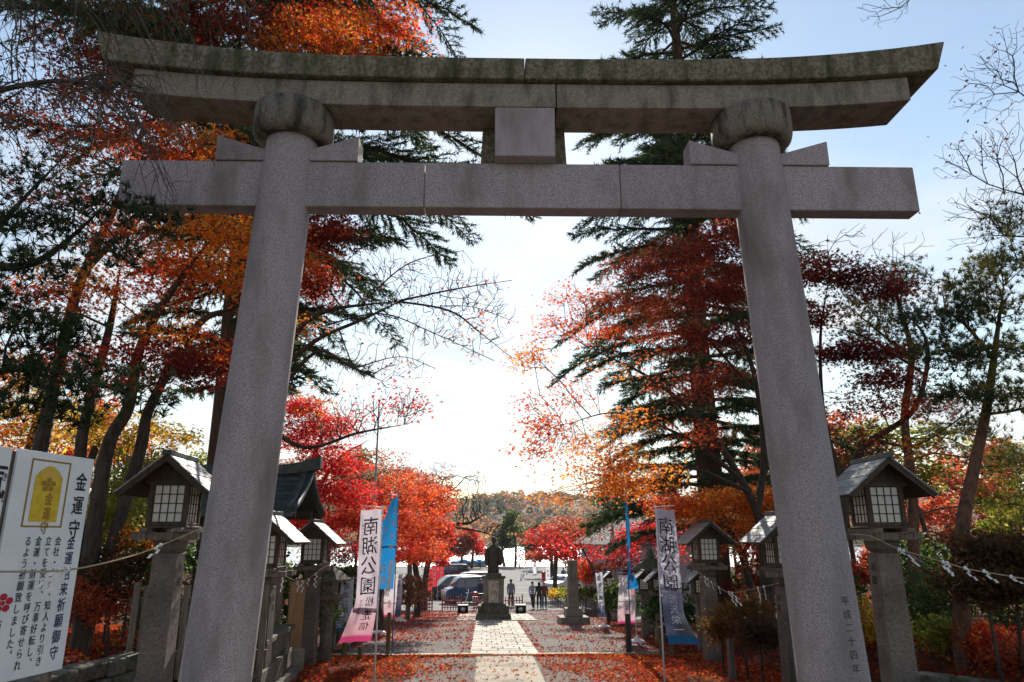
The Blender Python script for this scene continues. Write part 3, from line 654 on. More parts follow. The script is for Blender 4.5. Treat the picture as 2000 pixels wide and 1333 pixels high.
def t_blue(u, v): return mixc3((.02, .22, .52), (.015, .25, .60), v)
def t_pinkpale(u, v):
    c = mixc3((.66, .62, .66), (.62, .40, .45), ss(.35, .9, v)); c = (.55, .04, .18) if v > .94 else c
    if .05 < v < .4 and u < .25: c = mixc3(c, (.5, .06, .10), .6)
    return c
def t_lilac(u, v): return mixc3((.60, .60, .68), (.10, .14, .30), ss(.6, .9, v))
def t_whiteblue(u, v): return (.02, .12, .30) if v > .93 else mixc3((.66, .68, .74), (.40, .46, .66), ss(.4, .9, v))
def t_red(u, v): return (.55, .015, .02)
def t_white(u, v): return (.70, .68, .72)
def ztop(px, py, Y): return float(W(px, py, Y)[2])
b1 = banner('white and pink banner with black writing, its foot blown sideways, near the big lantern', 741, 13.6, ztop(741, 994, 13.6), gz1(-2.6, 13.6), .39, 2.52, -1, R2(8), t_pink,
       [('南湖公園', .50, .05, .34, .345, 'ink', .006, .86), ('松平定信', .36, .60, .175, .2, 'ink', .004, .85), ('ナンコ', .16, .24, .05, .062, 'ink_red', .01, 1), ('徳川の名君', .86, .10, .05, .06, 'ink_red', .004, 1), ('南湖開園二百年', .74, .62, .05, .06, 'ink_red', .004, 1)],
       lambda v: -.25 * max(0, (v - .60) / .4) ** 1.35, wave=.055, mirror=True, free=.7)
b8 = banner('white and navy banner with black writing, pole on its left, in front of a lantern', 1287, 13.6, ztop(1287, 993, 13.6), gz1(2.9, 13.6), .37, 2.62, 1, R2(8), t_navy,
       [('南湖公園', .48, .055, .33, .335, 'ink', .004, .86), ('渋沢栄一', .52, .615, .19, .205, 'ink_white', .012, .9), ('近代日本経済の父', .86, .11, .055, .07, 'cloth_blue', .01, 1), ('新一万円札の顔', .84, .60, .05, .06, 'cloth_blue', .006, 1)],
       lambda v: .09 * v + .20 * max(0, (v - .72) / .28) ** 1.4, wave=.04, free=.6)
b2 = banner('wide blue banner with white writing standing at the kerb beside the pink banner', 772, 19.8, ztop(772, 970, 19.8), gz1(-2.8, 19.8), .56, 2.62, -1, R2(12), t_blue,
       [('祈願', .55, .70, .33, .36, 'ink_white', .012, .85), ('悪疫退散', .70, .16, .2, .33, 'ink_white', .012, .85), ('無病息災', .22, .10, .2, .33, 'ink_white', .012, .85)],
       lambda v: -.10 * v, twist=lambda v: R2(-84) * (1 - ss(-.2, .95, v)), wave=.03, mirror=True, pole='pole_blue', free=.8)
cl = [c for c in b2.children if c.name.startswith('cloth')][0]
MB().box((-.13, -.07, 1.95), (.10, .006, .78), Matrix.Rotation(R2(12), 3, 'Z') @ Matrix.Rotation(R2(4), 3, 'Y')).build('name_patch', 'white_paper', cl)
b7 = banner('narrow twisted blue banner with white writing on a dark stake at the kerb', 1227, 19.8, ztop(1227, 970, 19.8), gz1(3.2, 19.8), .52, 2.66, 1, R2(6), t_blue,
       [('祈願', .5, .74, .28, .30, 'ink_white', .012, .8), ('無病息災', .5, .2, .2, .33, 'ink_white', .012, .7)],
       lambda v: .06 * math.sin(5 * v), twist=lambda v: R2(72) * (1 - .42 * ss(.5, 1, v)), wave=.05, pole='pole_blue')
for lab, px, Y, yt, hc, wd, side, tf, txt, foot, mir, pl, sw in [
    ('small white and blue banner beside the foot of the pink banner', 691, 21.3, 1131, 1.5, .32, -1, t_whiteblue, [('南湖公園', .5, .06, .2, .22, 'ink', .004, .85), ('渋沢栄', .5, .66, .12, .14, 'ink_blue', .01, .85)], None, True, 'pole_white', lambda v: -.10 * v),
    ('pink banner half hidden behind the wide blue banner, on a white foot', 745, 26.9, 1120, 1.6, .62, 1, t_pinkpale, [('園', .35, .3, .3, .3, 'ink', .004, .85), ('定信', .6, .55, .16, .2, 'ink', .004, .85)], 'dome', True, 'pole_white', lambda v: -.08 * v),
    ('grey and white banner on a white foot past the wide blue banner', 786, 33.5, 1122, 1.75, .33, -1, t_lilac, [('南湖公園', .5, .06, .22, .25, 'ink', .004, .85)], 'dome', False, 'pole_white', lambda v: -.05 * v),
    ('short pink banner with a curled foot by the red fence', 809, 44.0, 1128, 1.45, .48, 1, t_pinkpale, [('南湖公', .4, .08, .22, .24, 'ink', .004, .85)], 'dome', False, 'pole_white', lambda v: .16 * max(0, v - .5)),
    ('pale pink banner on a white foot beside the narrow blue banner', 1238, 22.9, 1122, 1.55, .47, -1, t_pinkpale, [('南湖公', .5, .30, .2, .22, 'cloth_grey', .004, .85), ('散策路', .85, .06, .06, .08, 'ink_red', .008, 1)], 'dome', True, 'pole_white', lambda v: -.10 * v),
    ('slim lilac banner on a white foot near the marker stone', 1177, 29.1, 1118, 1.78, .30, -1, t_lilac, [('南湖公園', .5, .06, .22, .25, 'ink', .004, .85)], 'dome', False, 'pole_white', lambda v: .12 * v),
    ('far white banner standing beside the parking bay cones', 1048, 102.0, 1092, 2.0, .55, -1, t_white, [('南湖', .5, .1, .4, .45, 'ink', .004, .85)], 'dome', False, 'pole_white', lambda v: .05 * v),
    ('white banner standing beside the red post box', 1066, 68.0, 1108, 1.9, .36, 1, t_white, [('南湖公', .5, .1, .3, .35, 'cloth_blue', .004, .85)], 'dome', False, 'pole_white', lambda v: .08 * v)]:
    x = lx(px, 1160, Y); banner(lab, px, Y, ztop(px, yt, Y), gz1(x, Y), wd, hc, side, R2(rnd.uniform(-8, 14)), tf, txt, sw, wave=.03, mirror=mir, pole=pl, foot=foot, pr=.012)
for k, (px, Y) in enumerate([(838, 51.0), (849, 55.0), (861, 61.0)]):
    x = lx(px, 1130, Y)
    banner(('nearest', 'middle', 'farthest')[k] + ' of the three red banners with white writing behind the dark car', px + 6, Y, ztop(px, [1112, 1104, 1095][k], Y), gz1(x, Y), .45, 1.5, -1, R2(10), t_red, [('南湖神社', .5, .08, .3, .34, 'ink_white', .012, .85)], lambda v: 0, wave=.02, pr=.012)
stake(672, 19.2, .86, 'olive wooden stake at the foot of the small white and blue banner')
stake(703, 19.0, .30, 'short stub of stake hidden behind the pink banner hem')
stake(757, 19.7, 1.05, 'tall olive stake that holds the wide blue banner', r=.045)
stake(1228, 19.7, 1.0, 'dark stake that holds the narrow blue banner', r=.045, mat='wood_dark')
stake(1291, 18.6, .75, 'olive stake just left of the white and navy banner pole')
stake(1312, 19.2, .7, 'stake half hidden behind the white and navy banner')
stake(1427, 15.4, .80, 'pale square stake standing in red leaves near the right pillar', r=.055, mat='wood_grey')
stake(1556, 13.2, .95, 'pale square stake close against the right pillar foot', r=.06, mat='wood_grey')

# ================================================================== LEFT SIDE: plinth, slat fence, notice board, pavilion, walls
def wall_frame(pA, pB):
    A = np.array(pA[:2]); B_ = np.array(pB[:2]); d = B_ - A; L_ = np.linalg.norm(d); return A, d / L_, L_, math.atan2(d[1], d[0])
wa = W(517, 1236, 13.8); wb = W(572, 1207, 16.3)
A, d, L_, ang = wall_frame(wa, wb); ztop_pl = -.16
pl = empty('stone_plinth', (A[0], A[1], 0), ang, 'dark stone block plinth below the slatted fence beside the left pillar', 'plinth')
zb_ = -1.35; rows = 3; rh = (ztop_pl - .1 - zb_) / rows
for r in range(rows):
    x = -.2 - (.25 if r % 2 else 0)
    while x < L_:
        w = rnd.uniform(.5, .75); w = min(w, L_ - x)
        off = .10 * (rows - 1 - r)
        if w > .1: MB().box((x + w / 2, .55 - off / 2, zb_ + rh * (r + .5)), (w - .012, 1.1 + off, rh - .012)).build('stone_block', 'stone_dark', pl, bevel=.018)
        x += w
for k in range(3): MB().box((-.1 + L_ / 3 * (k + .5), .55, ztop_pl - .05), (L_ / 3 - .01 + .03, 1.26, .10)).build('coping_stone', 'stone_dark', pl, bevel=.015)
MB().box((L_ * .70, -.125, -.72), (.30, .02, .34)).build('white_plaque', 'panel_stone', pl, bevel=.003)
fe = empty('slat_fence', (A[0], A[1], ztop_pl), ang, 'weathered wooden slat fence on the stone plinth beside the left pillar', 'fence')
for k in range(3): MB().box((.05 + k * (L_ - .1) / 2, .3, .60), (.11, .11, 1.2)).build('fence_post', 'wood_grey', fe, bevel=.008)
for z in (.14, 1.02): MB().box((L_ / 2, .3, z), (L_, .06, .16)).build('rail', 'wood_grey', fe, bevel=.006)
n = 13
for k in range(n): MB().box((.13 + (L_ - .26) * k / (n - 1), .255, .58), (.085, .03, .95)).build('slat', 'wood_grey', fe, bevel=.004)
f2 = empty('slat_fence', (W(262, 1200, 12.3)[0], 12.3, -.55), R2(4), 'low wooden slat fence behind the big lantern left of the gate', 'fence')
for k in range(14): MB().box((k * .155, 0, .70), (.10, .04, 1.4 if k % 4 else 1.5)).build('slat', 'wood_grey', f2, bevel=.005)
for z in (.35, 1.15): MB().box((1.0, .05, z), (2.2, .05, .12)).build('rail', 'wood_grey', f2, bevel=.005)
nb = empty('notice_board', (lx(579, 1180, 17.0), 17.0, gz1(-4.6, 17.0)), R2(35), 'tall plain tan board on a stone foot between plinth and lantern', 'board')
MB().box((0, 0, .22), (.42, .34, .5)).build('stone_foot', 'stone_mid', nb, bevel=.02); MB().box((0, 0, 1.17), (.34, .06, 1.42)).build('panel', 'wood_tan', nb, bevel=.004); MB().box((0, 0, 1.90), (.40, .12, .04)).build('cap', 'wood_dark', nb, bevel=.004)
def stone_wall(label, pA, pB, zb, zt, name='retaining_wall', depth=.35, bw=(.35, .6), rows=2):
    A, d, L_, ang = wall_frame(pA, pB); e = empty(name, (A[0], A[1], 0), ang, label, 'wall'); rh = (zt - zb) / rows
    for r in range(rows):
        x = 0 if r % 2 == 0 else -.22
        while x < L_:
            w = rnd.uniform(*bw); MB().box((x + w / 2, depth / 2 + rnd.uniform(-.02, .02), zb + rh * (r + .5) + rnd.uniform(-.012, .012)), (w - .014, depth, rh - .012)).build('stone_block', 'stone_dark', e, bevel=.03, seg=2); x += w
stone_wall('mossy stone retaining wall under red leaves behind the amulet signboard', W(60, 1300, 9.6), W(262, 1268, 11.6), -.75, -.08, rows=3)
stone_wall('low stone edging in the leaves right of the lantern by the right pillar', W(1752, 1300, 11.2), W(2120, 1330, 9.6), -.62, -.30, rows=2)
# water pavilion with curved copper roof
yc = 19.0; xa, xb = lx(262, 950, yc), lx(606, 950, yc); zr = float(W(600, 928, yc)[2])
pv = empty('shrine_pavilion', (0, 0, 0), 0, 'dark copper roofed shrine pavilion behind the left pillar, upturned ridge end', 'pavilion')
prof = [(0, zr), (.30, zr - .27), (.65, zr - .53), (1.0, zr - .74), (1.35, zr - .90), (1.65, zr - 1.0)]
for sgn, nm in ((-1, 'front'), (1, 'back')):
    mb = MB(); pts = [(yc + sgn * a, z) for a, z in prof]; low = [(yc + sgn * a, z - .10) for a, z in prof]
    mb.prism(pts + low[::-1], xa, xb, 'x'); ro = mb.build('roof', 'copper', pv)
    for k in range(len(prof) - 1):
        for h in range(2):
            t0, t1 = h / 2, (h + 1) / 2
            q0 = np.array(prof[k]) * (1 - t0) + np.array(prof[k + 1]) * t0; q1 = np.array(prof[k]) * (1 - t1) + np.array(prof[k + 1]) * t1
            mb = MB().prism([(yc + sgn * q0[0], q0[1] + .012), (yc + sgn * q1[0], q1[1] + .035), (yc + sgn * q1[0], q1[1] + .010), (yc + sgn * q0[0], q0[1] + .004)], xa + .04, xb - .04, 'x'); mb.build('copper_course', 'copper', ro)
    for xe in (xa + .14, xb - .14, xa - .02, xb + .02):
        MB().tube([(xe, yc + sgn * a, z + .06) for a, z in prof], [.11] * 6 if abs(xe - xa) > .1 and abs(xe - xb) > .1 else [.075] * 6, 8).build('verge_roll', 'copper', ro)
sw_ = lambda x: .26 * max(0, (abs(x - (xa + xb) / 2) / ((xb - xa) / 2 + .25) - .55) / .45) ** 2
mb = MB(); rings = []
for k in range(15):
    x = xa - .25 + (xb - xa + .5) * k / 14; q = .02 + sw_(x); rings.append([(x, yc - .13, zr - .02 + q * .6), (x, yc + .13, zr - .02 + q * .6), (x, yc + .16, zr + .22 + q), (x, yc - .16, zr + .22 + q)])
mb.loft(rings, True, False).build('ridge', 'copper', pv, bevel=.015)
for x in (xa + .9, xb - 1.3):
    MB().prism([(yc - .95, zr - .82), (yc + .95, zr - .82), (yc, zr - .12)], x - .03, x + .03, 'x').build('gable_panel', 'wood_dark', pv)
    for y in (yc - .85, yc + .85): MB().box((x, y, .55), (.16, .16, 4.0)).build('pillar', 'wood_dark', pv, bevel=.01)
    MB().box((x, yc, zr - .88), (.14, 2.1, .16)).build('tie_beam', 'wood_dark', pv, bevel=.01)
for y in (yc - .85, yc + .85): MB().box(((xa + xb) / 2, y, zr - 1.0), (xb - xa - .2, .14, .18)).build('tie_beam', 'wood_dark', pv, bevel=.01)
MB().box(((xa + xb) / 2, yc, -.25), (2.0, .9, .75)).build('water_basin', 'stone_mid', pv, bevel=.05)

# ================================================================== STATUE, MARKER STONE, LIGHTS, FENCES
sy = 34.9; sz = gz1(0, sy) + .04
st = empty('statue', (PC - .12, sy, sz), R2(180), 'dark bronze robed figure seen from behind, standing on the tall stone pedestal', 'statue')
ped = empty('pedestal', (PC - .12, sy, sz), 0, 'tall mossy stone pedestal under the robed statue, pale panel on its face', 'pedestal')
def bx(mb, c, d, t=1.0): return mb.box(c, d, None, t)
bx(MB(), (0, 0, .17), (2.15, 2.0, .36), .93).build('base_step', 'stone_dark', ped, bevel=.03)
bx(MB(), (0, 0, .53), (1.86, 1.7, .36), .985).build('base_step', 'stone_dark', ped, bevel=.03)
bx(MB(), (0, 0, .76), (1.5, 1.35, .10), .95).build('moulding', 'stone_dark', ped, bevel=.02)
bx(MB(), (0, 0, 1.43), (1.22, 1.1, 1.24), 1.02).build('shaft', 'stone_mid', ped, bevel=.02)
MB().box((0, -.565, 1.40), (.60, .03, 1.12)).build('inscription_panel', 'panel_stone', ped, bevel=.02)
for z in (1.05, 1.48): 
    for s in (-1, 1): MB().box((s * .47, -.562, z), (.26, .016, .40)).build('corner_stone', 'stone_mid', ped, bevel=.01)
bx(MB(), (0, 0, 2.12), (1.42, 1.28, .14), 1.0).build('cornice', 'stone_dark', ped, bevel=.03)
bx(MB(), (0, 0, 2.26), (.98, .9, .14), .9).build('cornice', 'stone_dark', ped, bevel=.02)
MT['bronze'] = P('old_bronze', (.025, .020, .015), .6, (.075, .062, .045), 9, 6, .4, 18, metal=.2, col3=(.05, .055, .02), scale3=3, lo3=.5, hi3=.7)
def ell(cx, cy, z, rx, ry, n=20, dent=0): return [(cx + rx * math.cos(6.28318 * i / n) * (1 + dent * math.cos(3 * 6.28318 * i / n)), cy + ry * math.sin(6.28318 * i / n), z) for i in range(n)]
mb = MB().loft([ell(0, 0, 2.33, .30, .27, dent=.06), ell(0, 0, 2.5, .29, .26, dent=.06), ell(0, 0, 2.8, .29, .25, dent=.04), ell(0, .0, 3.1, .30, .23), ell(0, 0, 3.35, .31, .21), ell(0, .0, 3.58, .30, .19), ell(0, .0, 3.70, .22, .15), ell(0, .01, 3.76, .10, .10), ell(0, .015, 3.84, .075, .08)])
body = mb.build('robed_body', 'bronze', st)
for s in (-1, 1):   # hanging kimono sleeves
    MB().loft([ell(s * .22, 0, 3.66, .10, .12), ell(s * .33, .01, 3.50, .12, .15), ell(s * .37, .03, 3.2, .13, .19), ell(s * .36, .06, 2.95, .12, .22), ell(s * .34, .07, 2.78, .10, .21), ell(s * .33, .07, 2.70, .06, .16)]).build('sleeve', 'bronze', body)
hd = MB().loft([ell(0, .02, 3.78, .062, .07), ell(0, .03, 3.86, .085, .095), ell(0, .035, 3.95, .105, .125), ell(0, .03, 4.05, .112, .135), ell(0, .02, 4.13, .098, .115), ell(0, .01, 4.19, .055, .065), ell(0, .01, 4.21, .015, .02)]).build('head', 'bronze', st)
for s in (-1, 1): MB().lathe([(.004, -.03), (.02, -.015), (.02, .02), (.004, .035)], 8, (s * .112, .02, 3.98)).build('ear', 'bronze', hd)
MB().add([(-.018, .155, 3.95), (.018, .155, 3.95), (0, .185, 3.955), (0, .155, 4.02)], [(0, 1, 2), (0, 2, 3), (1, 3, 2), (0, 3, 1)]).build('nose', 'bronze', hd)
ped.scale = (.77, .77, .87); st.scale = (.90, .80, .87)
mk = empty('marker_stone', (lx(1120, 1215, 31.4), 31.4, gz1(2.9, 31.4)), R2(3), 'tall slim inscribed marker stone on two stone steps right of the path', 'marker stone'); mk.scale = (.95, .95, .91)
bx(MB(), (0, 0, .16), (1.30, 1.1, .36), .98).build('base_step', 'stone_mid', mk, bevel=.03); bx(MB(), (0, 0, .52), (.74, .72, .37), .97).build('base_step', 'stone_mid', mk, bevel=.03)
mb = MB(); mb.loft([[(-.235, -.20, .70), (.235, -.20, .70), (.235, .20, .70), (-.235, .20, .70)], [(-.205, -.175, 2.78), (.205, -.175, 2.78), (.205, .175, 2.78), (-.205, .175, 2.78)]], True, False); mb.build('shaft', 'stone_mid', mk, bevel=.02)
lay_flat('carved_lines', [column('名勝及史蹟南湖公園', -.07, 2.62, .12, .14, bold=.0, sx=.9), column('大正十三年十二月指定', .09, 2.2, .10, .12, bold=0, sx=.9)], 'engraved', mk, np.array([0, -.204, 0]), np.array([1, 0, 0]), np.array([0, .0118, 1]), np.array([0, -1, 0]), .004)
for px, lab in ((904, 'black floodlight box left of the statue pedestal'), (1017, 'black floodlight box right of the statue pedestal')):
    x = lx(px, 1195, 42.2); e = empty('floodlight', (x, 42.2, gz1(x, 42.2)), 0, lab, 'floodlight', 'floodlights by the statue')
    MB().box((0, .25, .24), (.54, .05, .44)).build('housing_back', 'black', e, bevel=.01); MB().box((-.27, 0, .24), (.04, .5, .46)).build('side_plate', 'black', e, bevel=.008); MB().box((.27, 0, .24), (.04, .5, .46)).build('side_plate', 'black', e, bevel=.008)
    MB().box((0, 0, .03), (.54, .5, .05)).build('floor_plate', 'black', e, bevel=.008); MB().box((0, .02, .45), (.58, .5, .03)).build('top_plate', 'black', e, bevel=.008); MB().lathe([(.13, -.1), (.17, .02), (.165, .10), (.03, .13)], 16, (0, 0, .22)).build('lamp_bowl', 'lamp', e)
def picket_fence(label, pxa, pxb, Y):
    xa_, xb_ = lx(pxa, 1180, Y), lx(pxb, 1180, Y); Wd = xb_ - xa_; e = empty('picket_fence', ((xa_ + xb_) / 2, Y, gz1(0, Y)), 0, label, 'fence', 'red picket fence sections')
    n = max(4, int(round(Wd / .16)))
    for k in range(n):
        x = -Wd / 2 + .06 + (Wd - .12) * k / (n - 1); end = k in (0, n - 1)
        MB().box((x, 0, .44 if not end else .46), (.055 if not end else .075, .04 if not end else .07, .76 if not end else .90)).build('picket', 'red_fence', e, bevel=.005)
        if end:
            MB().box((x, 0, .93), (.06, .06, .05)).build('post_cap', 'kerb', e, bevel=.01); MB().box((x, 0, .03), (.08, .55, .06)).build('foot', 'red_fence', e, bevel=.005)
    for z in (.22, .60): MB().box((0, .035, z), (Wd - .06, .03, .05)).build('rail', 'red_fence', e, bevel=.004)
picket_fence('red picket fence section farthest left behind the curled pink banner', 808, 846, 45.0)
picket_fence('red picket fence section in front of the blue van nose', 862, 903, 44.9)
picket_fence('red picket fence section half hidden behind the pedestal, motorcycle behind it', 924, 948, 44.8)
picket_fence('red picket fence section right of the pedestal, man standing behind it', 980, 1022, 44.8)

# ================================================================== VEHICLES
def car(name, label, loc, head, prof, belt, Wd, wheels, paint, wins, wr=.30, group='parked cars', front=None):
    e = empty(name, loc, head, label, 'car', group); x0 = min(p[0] for p in prof); x1 = max(p[0] for p in prof); H = max(p[1] for p in prof)
    def yw(x, z):
        k = Wd / 2 * (1 - .035 * abs(x / x1) ** 4); return k if z <= belt else k * (1 - .20 * ((z - belt) / (H - belt)) ** 1.3)
    n = len(prof); mb = MB(); rings = []
    for s in (-1, -.6, 0, .6, 1): rings.append([(p[0], yw(*p) * s, p[1] + (.02 * (1 - s * s) if p[1] > belt else 0)) for p in prof])
    body = mb.loft(rings, True, False).build('body', paint, e, bevel=.05, seg=2)
    def panel(nm, pts, mat, par, off=.012):
        for s in (-1, 1): MB().add([(p[0], s * (yw(*p) + off), p[1]) for p in pts] + [(p[0], s * (yw(*p) - .02), p[1]) for p in pts], [tuple(range(len(pts)))] + [(i, (i + 1) % len(pts), len(pts) + (i + 1) % len(pts), len(pts) + i) for i in range(len(pts))]).build(nm, mat, par)
    for pts in wins['side']: panel('side_window', pts, 'glass', e)
    for nm, (a, b) in (('windscreen', wins['front']), ('rear_window', wins['rear'])):
        a = np.array(a); b = np.array(b); dv = b - a; nr = np.array([dv[1], -dv[0]]); nr = nr / np.linalg.norm(nr)
        if nr[0] * a[0] < 0: nr = -nr
        a2, b2_ = a + dv * .06 + nr * .012, b - dv * .06 + nr * .012
        ya, yb = yw(*a) * .88, yw(*b) * .86
        MB().quad((a2[0], -ya, a2[1]), (a2[0], ya, a2[1]), (b2_[0], yb, b2_[1]), (b2_[0], -yb, b2_[1])).build(nm, 'glass', e)
    for wx in wheels:
        for s in (-1, 1):
            t = MB().lathe([(wr * .62, -.09), (wr * .93, -.10), (wr, -.06), (wr, .06), (wr * .93, .10), (wr * .62, .09)], 20, caps=False).build('wheel', 'tyre', e)
            t.rotation_euler = (math.pi / 2, 0, 0); t.location = (wx, s * (Wd / 2 - .085), wr)
            MB().lathe([(.02, .085), (wr * .3, .10), (wr * .6, .075), (wr * .64, .05), (wr * .64, -.05), (.02, -.05)], 16).build('rim', 'rim', t)
            a = MB().lathe([(wr * 1.16, -.012), (wr * 1.16, .012), (wr * .9, .012), (wr * .9, -.012)], 20, caps=False).build('wheel_arch', 'black', e); a.rotation_euler = (math.pi / 2, 0, 0); a.location = (wx, s * (Wd / 2 + .006), wr + .02)
    zl = front or .72
    for s in (-1, 1):
        MB().box((x1 - .035, s * Wd * .36, zl), (.10, Wd * .2, .20)).build('headlight', 'lamp', e, bevel=.03); MB().box((x0 + .03, s * Wd * .42, zl + .22), (.08, Wd * .10, .34)).build('tail_light', 'lamp_red', e, bevel=.02)
        MB().box((wins['front'][0][0] - .18, s * (Wd / 2 + .07), wins['front'][0][1] + .02), (.10, .16, .13)).build('door_mirror', paint, e, bevel=.03)
    MB().box((x1 - .02, 0, zl - .02), (.07, Wd * .44, .15)).build('grille', 'chrome', e, bevel=.02); MB().box((x1 - .01, 0, .36), (.07, Wd * .7, .16)).build('bumper_intake', 'black', e, bevel=.02)
    MB().box((x1 + .025, 0, .44), (.02, .33, .16)).build('number_plate', 'plastic_white', e); MB().box((0, 0, .24), (x1 - x0 - .25, Wd * .9, .16)).build('underbody', 'black', e)
    panel('door_handle', [(.10, belt - .14), (.30, belt - .14), (.30, belt - .10), (.10, belt - .10)], 'chrome', e, .02)
    return e
vanP = [(-1.70, .30), (-1.70, .85), (-1.62, 1.55), (-1.48, 1.76), (-1.2, 1.80), (.55, 1.78), (.80, 1.70), (1.16, 1.10), (1.56, .98), (1.70, .80), (1.70, .30)]
vanW = dict(side=[[(.98, 1.14), (.70, 1.62), (.40, 1.66), (.40, 1.12)], [(.34, 1.12), (.34, 1.66), (-.62, 1.66), (-.62, 1.12)], [(-.68, 1.12), (-.68, 1.66), (-1.46, 1.64), (-1.52, 1.12)]], front=((1.16, 1.10), (.80, 1.70)), rear=((-1.66, 1.12), (-1.50, 1.70)))
mpvP = [(-2.3, .30), (-2.32, .9), (-2.15, 1.55), (-1.95, 1.72), (-1.4, 1.76), (.2, 1.74), (.55, 1.66), (1.35, 1.08), (2.05, .92), (2.28, .72), (2.30, .30)]
mpvW = dict(side=[[(1.05, 1.16), (.52, 1.56), (.18, 1.60), (.18, 1.10)], [(.12, 1.10), (.12, 1.60), (-.9, 1.62), (-.9, 1.10)], [(-.96, 1.10), (-.96, 1.62), (-1.9, 1.58), (-2.05, 1.10)]], front=((1.35, 1.08), (.55, 1.66)), rear=((-2.24, 1.1), (-2.0, 1.66)))
sedP = [(-2.2, .30), (-2.24, .80), (-2.1, 1.02), (-1.55, 1.08), (-.85, 1.42), (-.1, 1.46), (.35, 1.40), (1.05, 1.0), (1.95, .88), (2.2, .68), (2.22, .30)]
sedW = dict(side=[[(.80, 1.05), (.28, 1.34), (.02, 1.38), (.02, 1.0)], [(-.04, 1.0), (-.04, 1.38), (-.75, 1.35), (-1.2, 1.06)]], front=((1.05, 1.0), (.35, 1.40)), rear=((-1.5, 1.09), (-.85, 1.42)))
def onp(px, Y): x = lx(px, 1160, Y); return (x, Y, gz1(x, Y) + .024)
car('parked_van', 'boxy dark blue van parked behind the red fence, sun glint on its roof', onp(912, 53.0), R2(198), vanP, 1.08, 1.48, (-1.22, 1.22), 'car_blue', vanW, .28, front=.80)
car('parked_car', 'dark grey people carrier parked just behind the blue van', onp(884, 58.5), R2(200), mpvP, 1.05, 1.72, (-1.4, 1.45), 'car_grey', mpvW, .33, front=.78)
car('parked_car', 'silver people carrier farther back, only its roof above the blue van', onp(916, 65.0), R2(196), mpvP, 1.05, 1.72, (-1.4, 1.45), 'car_silver', mpvW, .33, front=.78)
car('parked_car', 'maroon people carrier parked beyond the red banners', onp(877, 88.0), R2(185), mpvP, 1.05, 1.74, (-1.4, 1.45), 'car_maroon', mpvW, .33, front=.78)
car('parked_car', 'white saloon car parked on the right behind the yellow hedge', onp(1099, 66.0), R2(-128), sedP, 1.0, 1.72, (-1.35, 1.4), 'car_white', sedW, .31, front=.72)
car('parked_car', 'small white van glimpsed behind the lanterns under the red maple', (lx(664, 1140, 33), 33, gz1(-8, 33) + .0), R2(170), vanP, 1.08, 1.48, (-1.22, 1.22), 'car_white', vanW, .28, front=.80)
# motorcycle
mo = empty('motorcycle', onp(929, 49.0), R2(192), 'motorcycle parked behind the red fence, half hidden by the pedestal', 'motorcycle')
for x in (-.68, .68):
    t = MB().lathe([(.25, -.04), (.29, -.05), (.31, 0), (.29, .05), (.25, .04)], 20, caps=False).build('wheel', 'tyre', mo); t.rotation_euler = (math.pi / 2, 0, 0); t.location = (x, 0, .31)
    MB().lathe([(.26, -.02), (.26, .02), (.235, .02), (.235, -.02)], 18, caps=False).build('rim', 'rim', t)
    mb = MB()
    for k in range(6): a = k * math.pi / 6; mb.tube([(-.24 * math.cos(a), -.24 * math.sin(a), 0), (.24 * math.cos(a), .24 * math.sin(a), 0)], .005, 4)
    mb.build('spokes', 'chrome', t)
for s in (-1, 1): MB().tube([(.68, s * .07, .31), (.45, s * .08, .92)], .022, 6).build('fork_tube', 'chrome', mo)
MB().tube([(.42, -.36, 1.02), (.46, -.2, .98), (.45, 0, .95), (.46, .2, .98), (.42, .36, 1.02)], .014, 6).build('handlebar', 'black', mo)
MB().loft([ell(.0, 0, .70, .22, .10, 12), ell(.04, 0, .80, .26, .14, 12), ell(.05, 0, .90, .2, .12, 12), ell(.05, 0, .93, .08, .06, 12)]).build('fuel_tank', 'red_paint', mo)
MB().box((-.38, 0, .78), (.62, .24, .09)).build('seat', 'black', mo, bevel=.03); MB().box((.02, 0, .46), (.40, .28, .34)).build('engine', 'steel', mo, bevel=.04)
MB().lathe([(.03, -.05), (.09, -.03), (.10, .04), (.02, .05)], 12, (.56, 0, .86)).build('headlamp', 'lamp', mo); MB().tube([(.0, -.15, .32), (-.4, -.17, .30), (-.85, -.18, .36)], [.03, .045, .05], 8).build('exhaust', 'chrome', mo)
MB().tube([(.45, 0, .88), (-.1, 0, .72), (-.62, 0, .70), (-.9, 0, .66)], .025, 6).build('frame', 'black', mo)

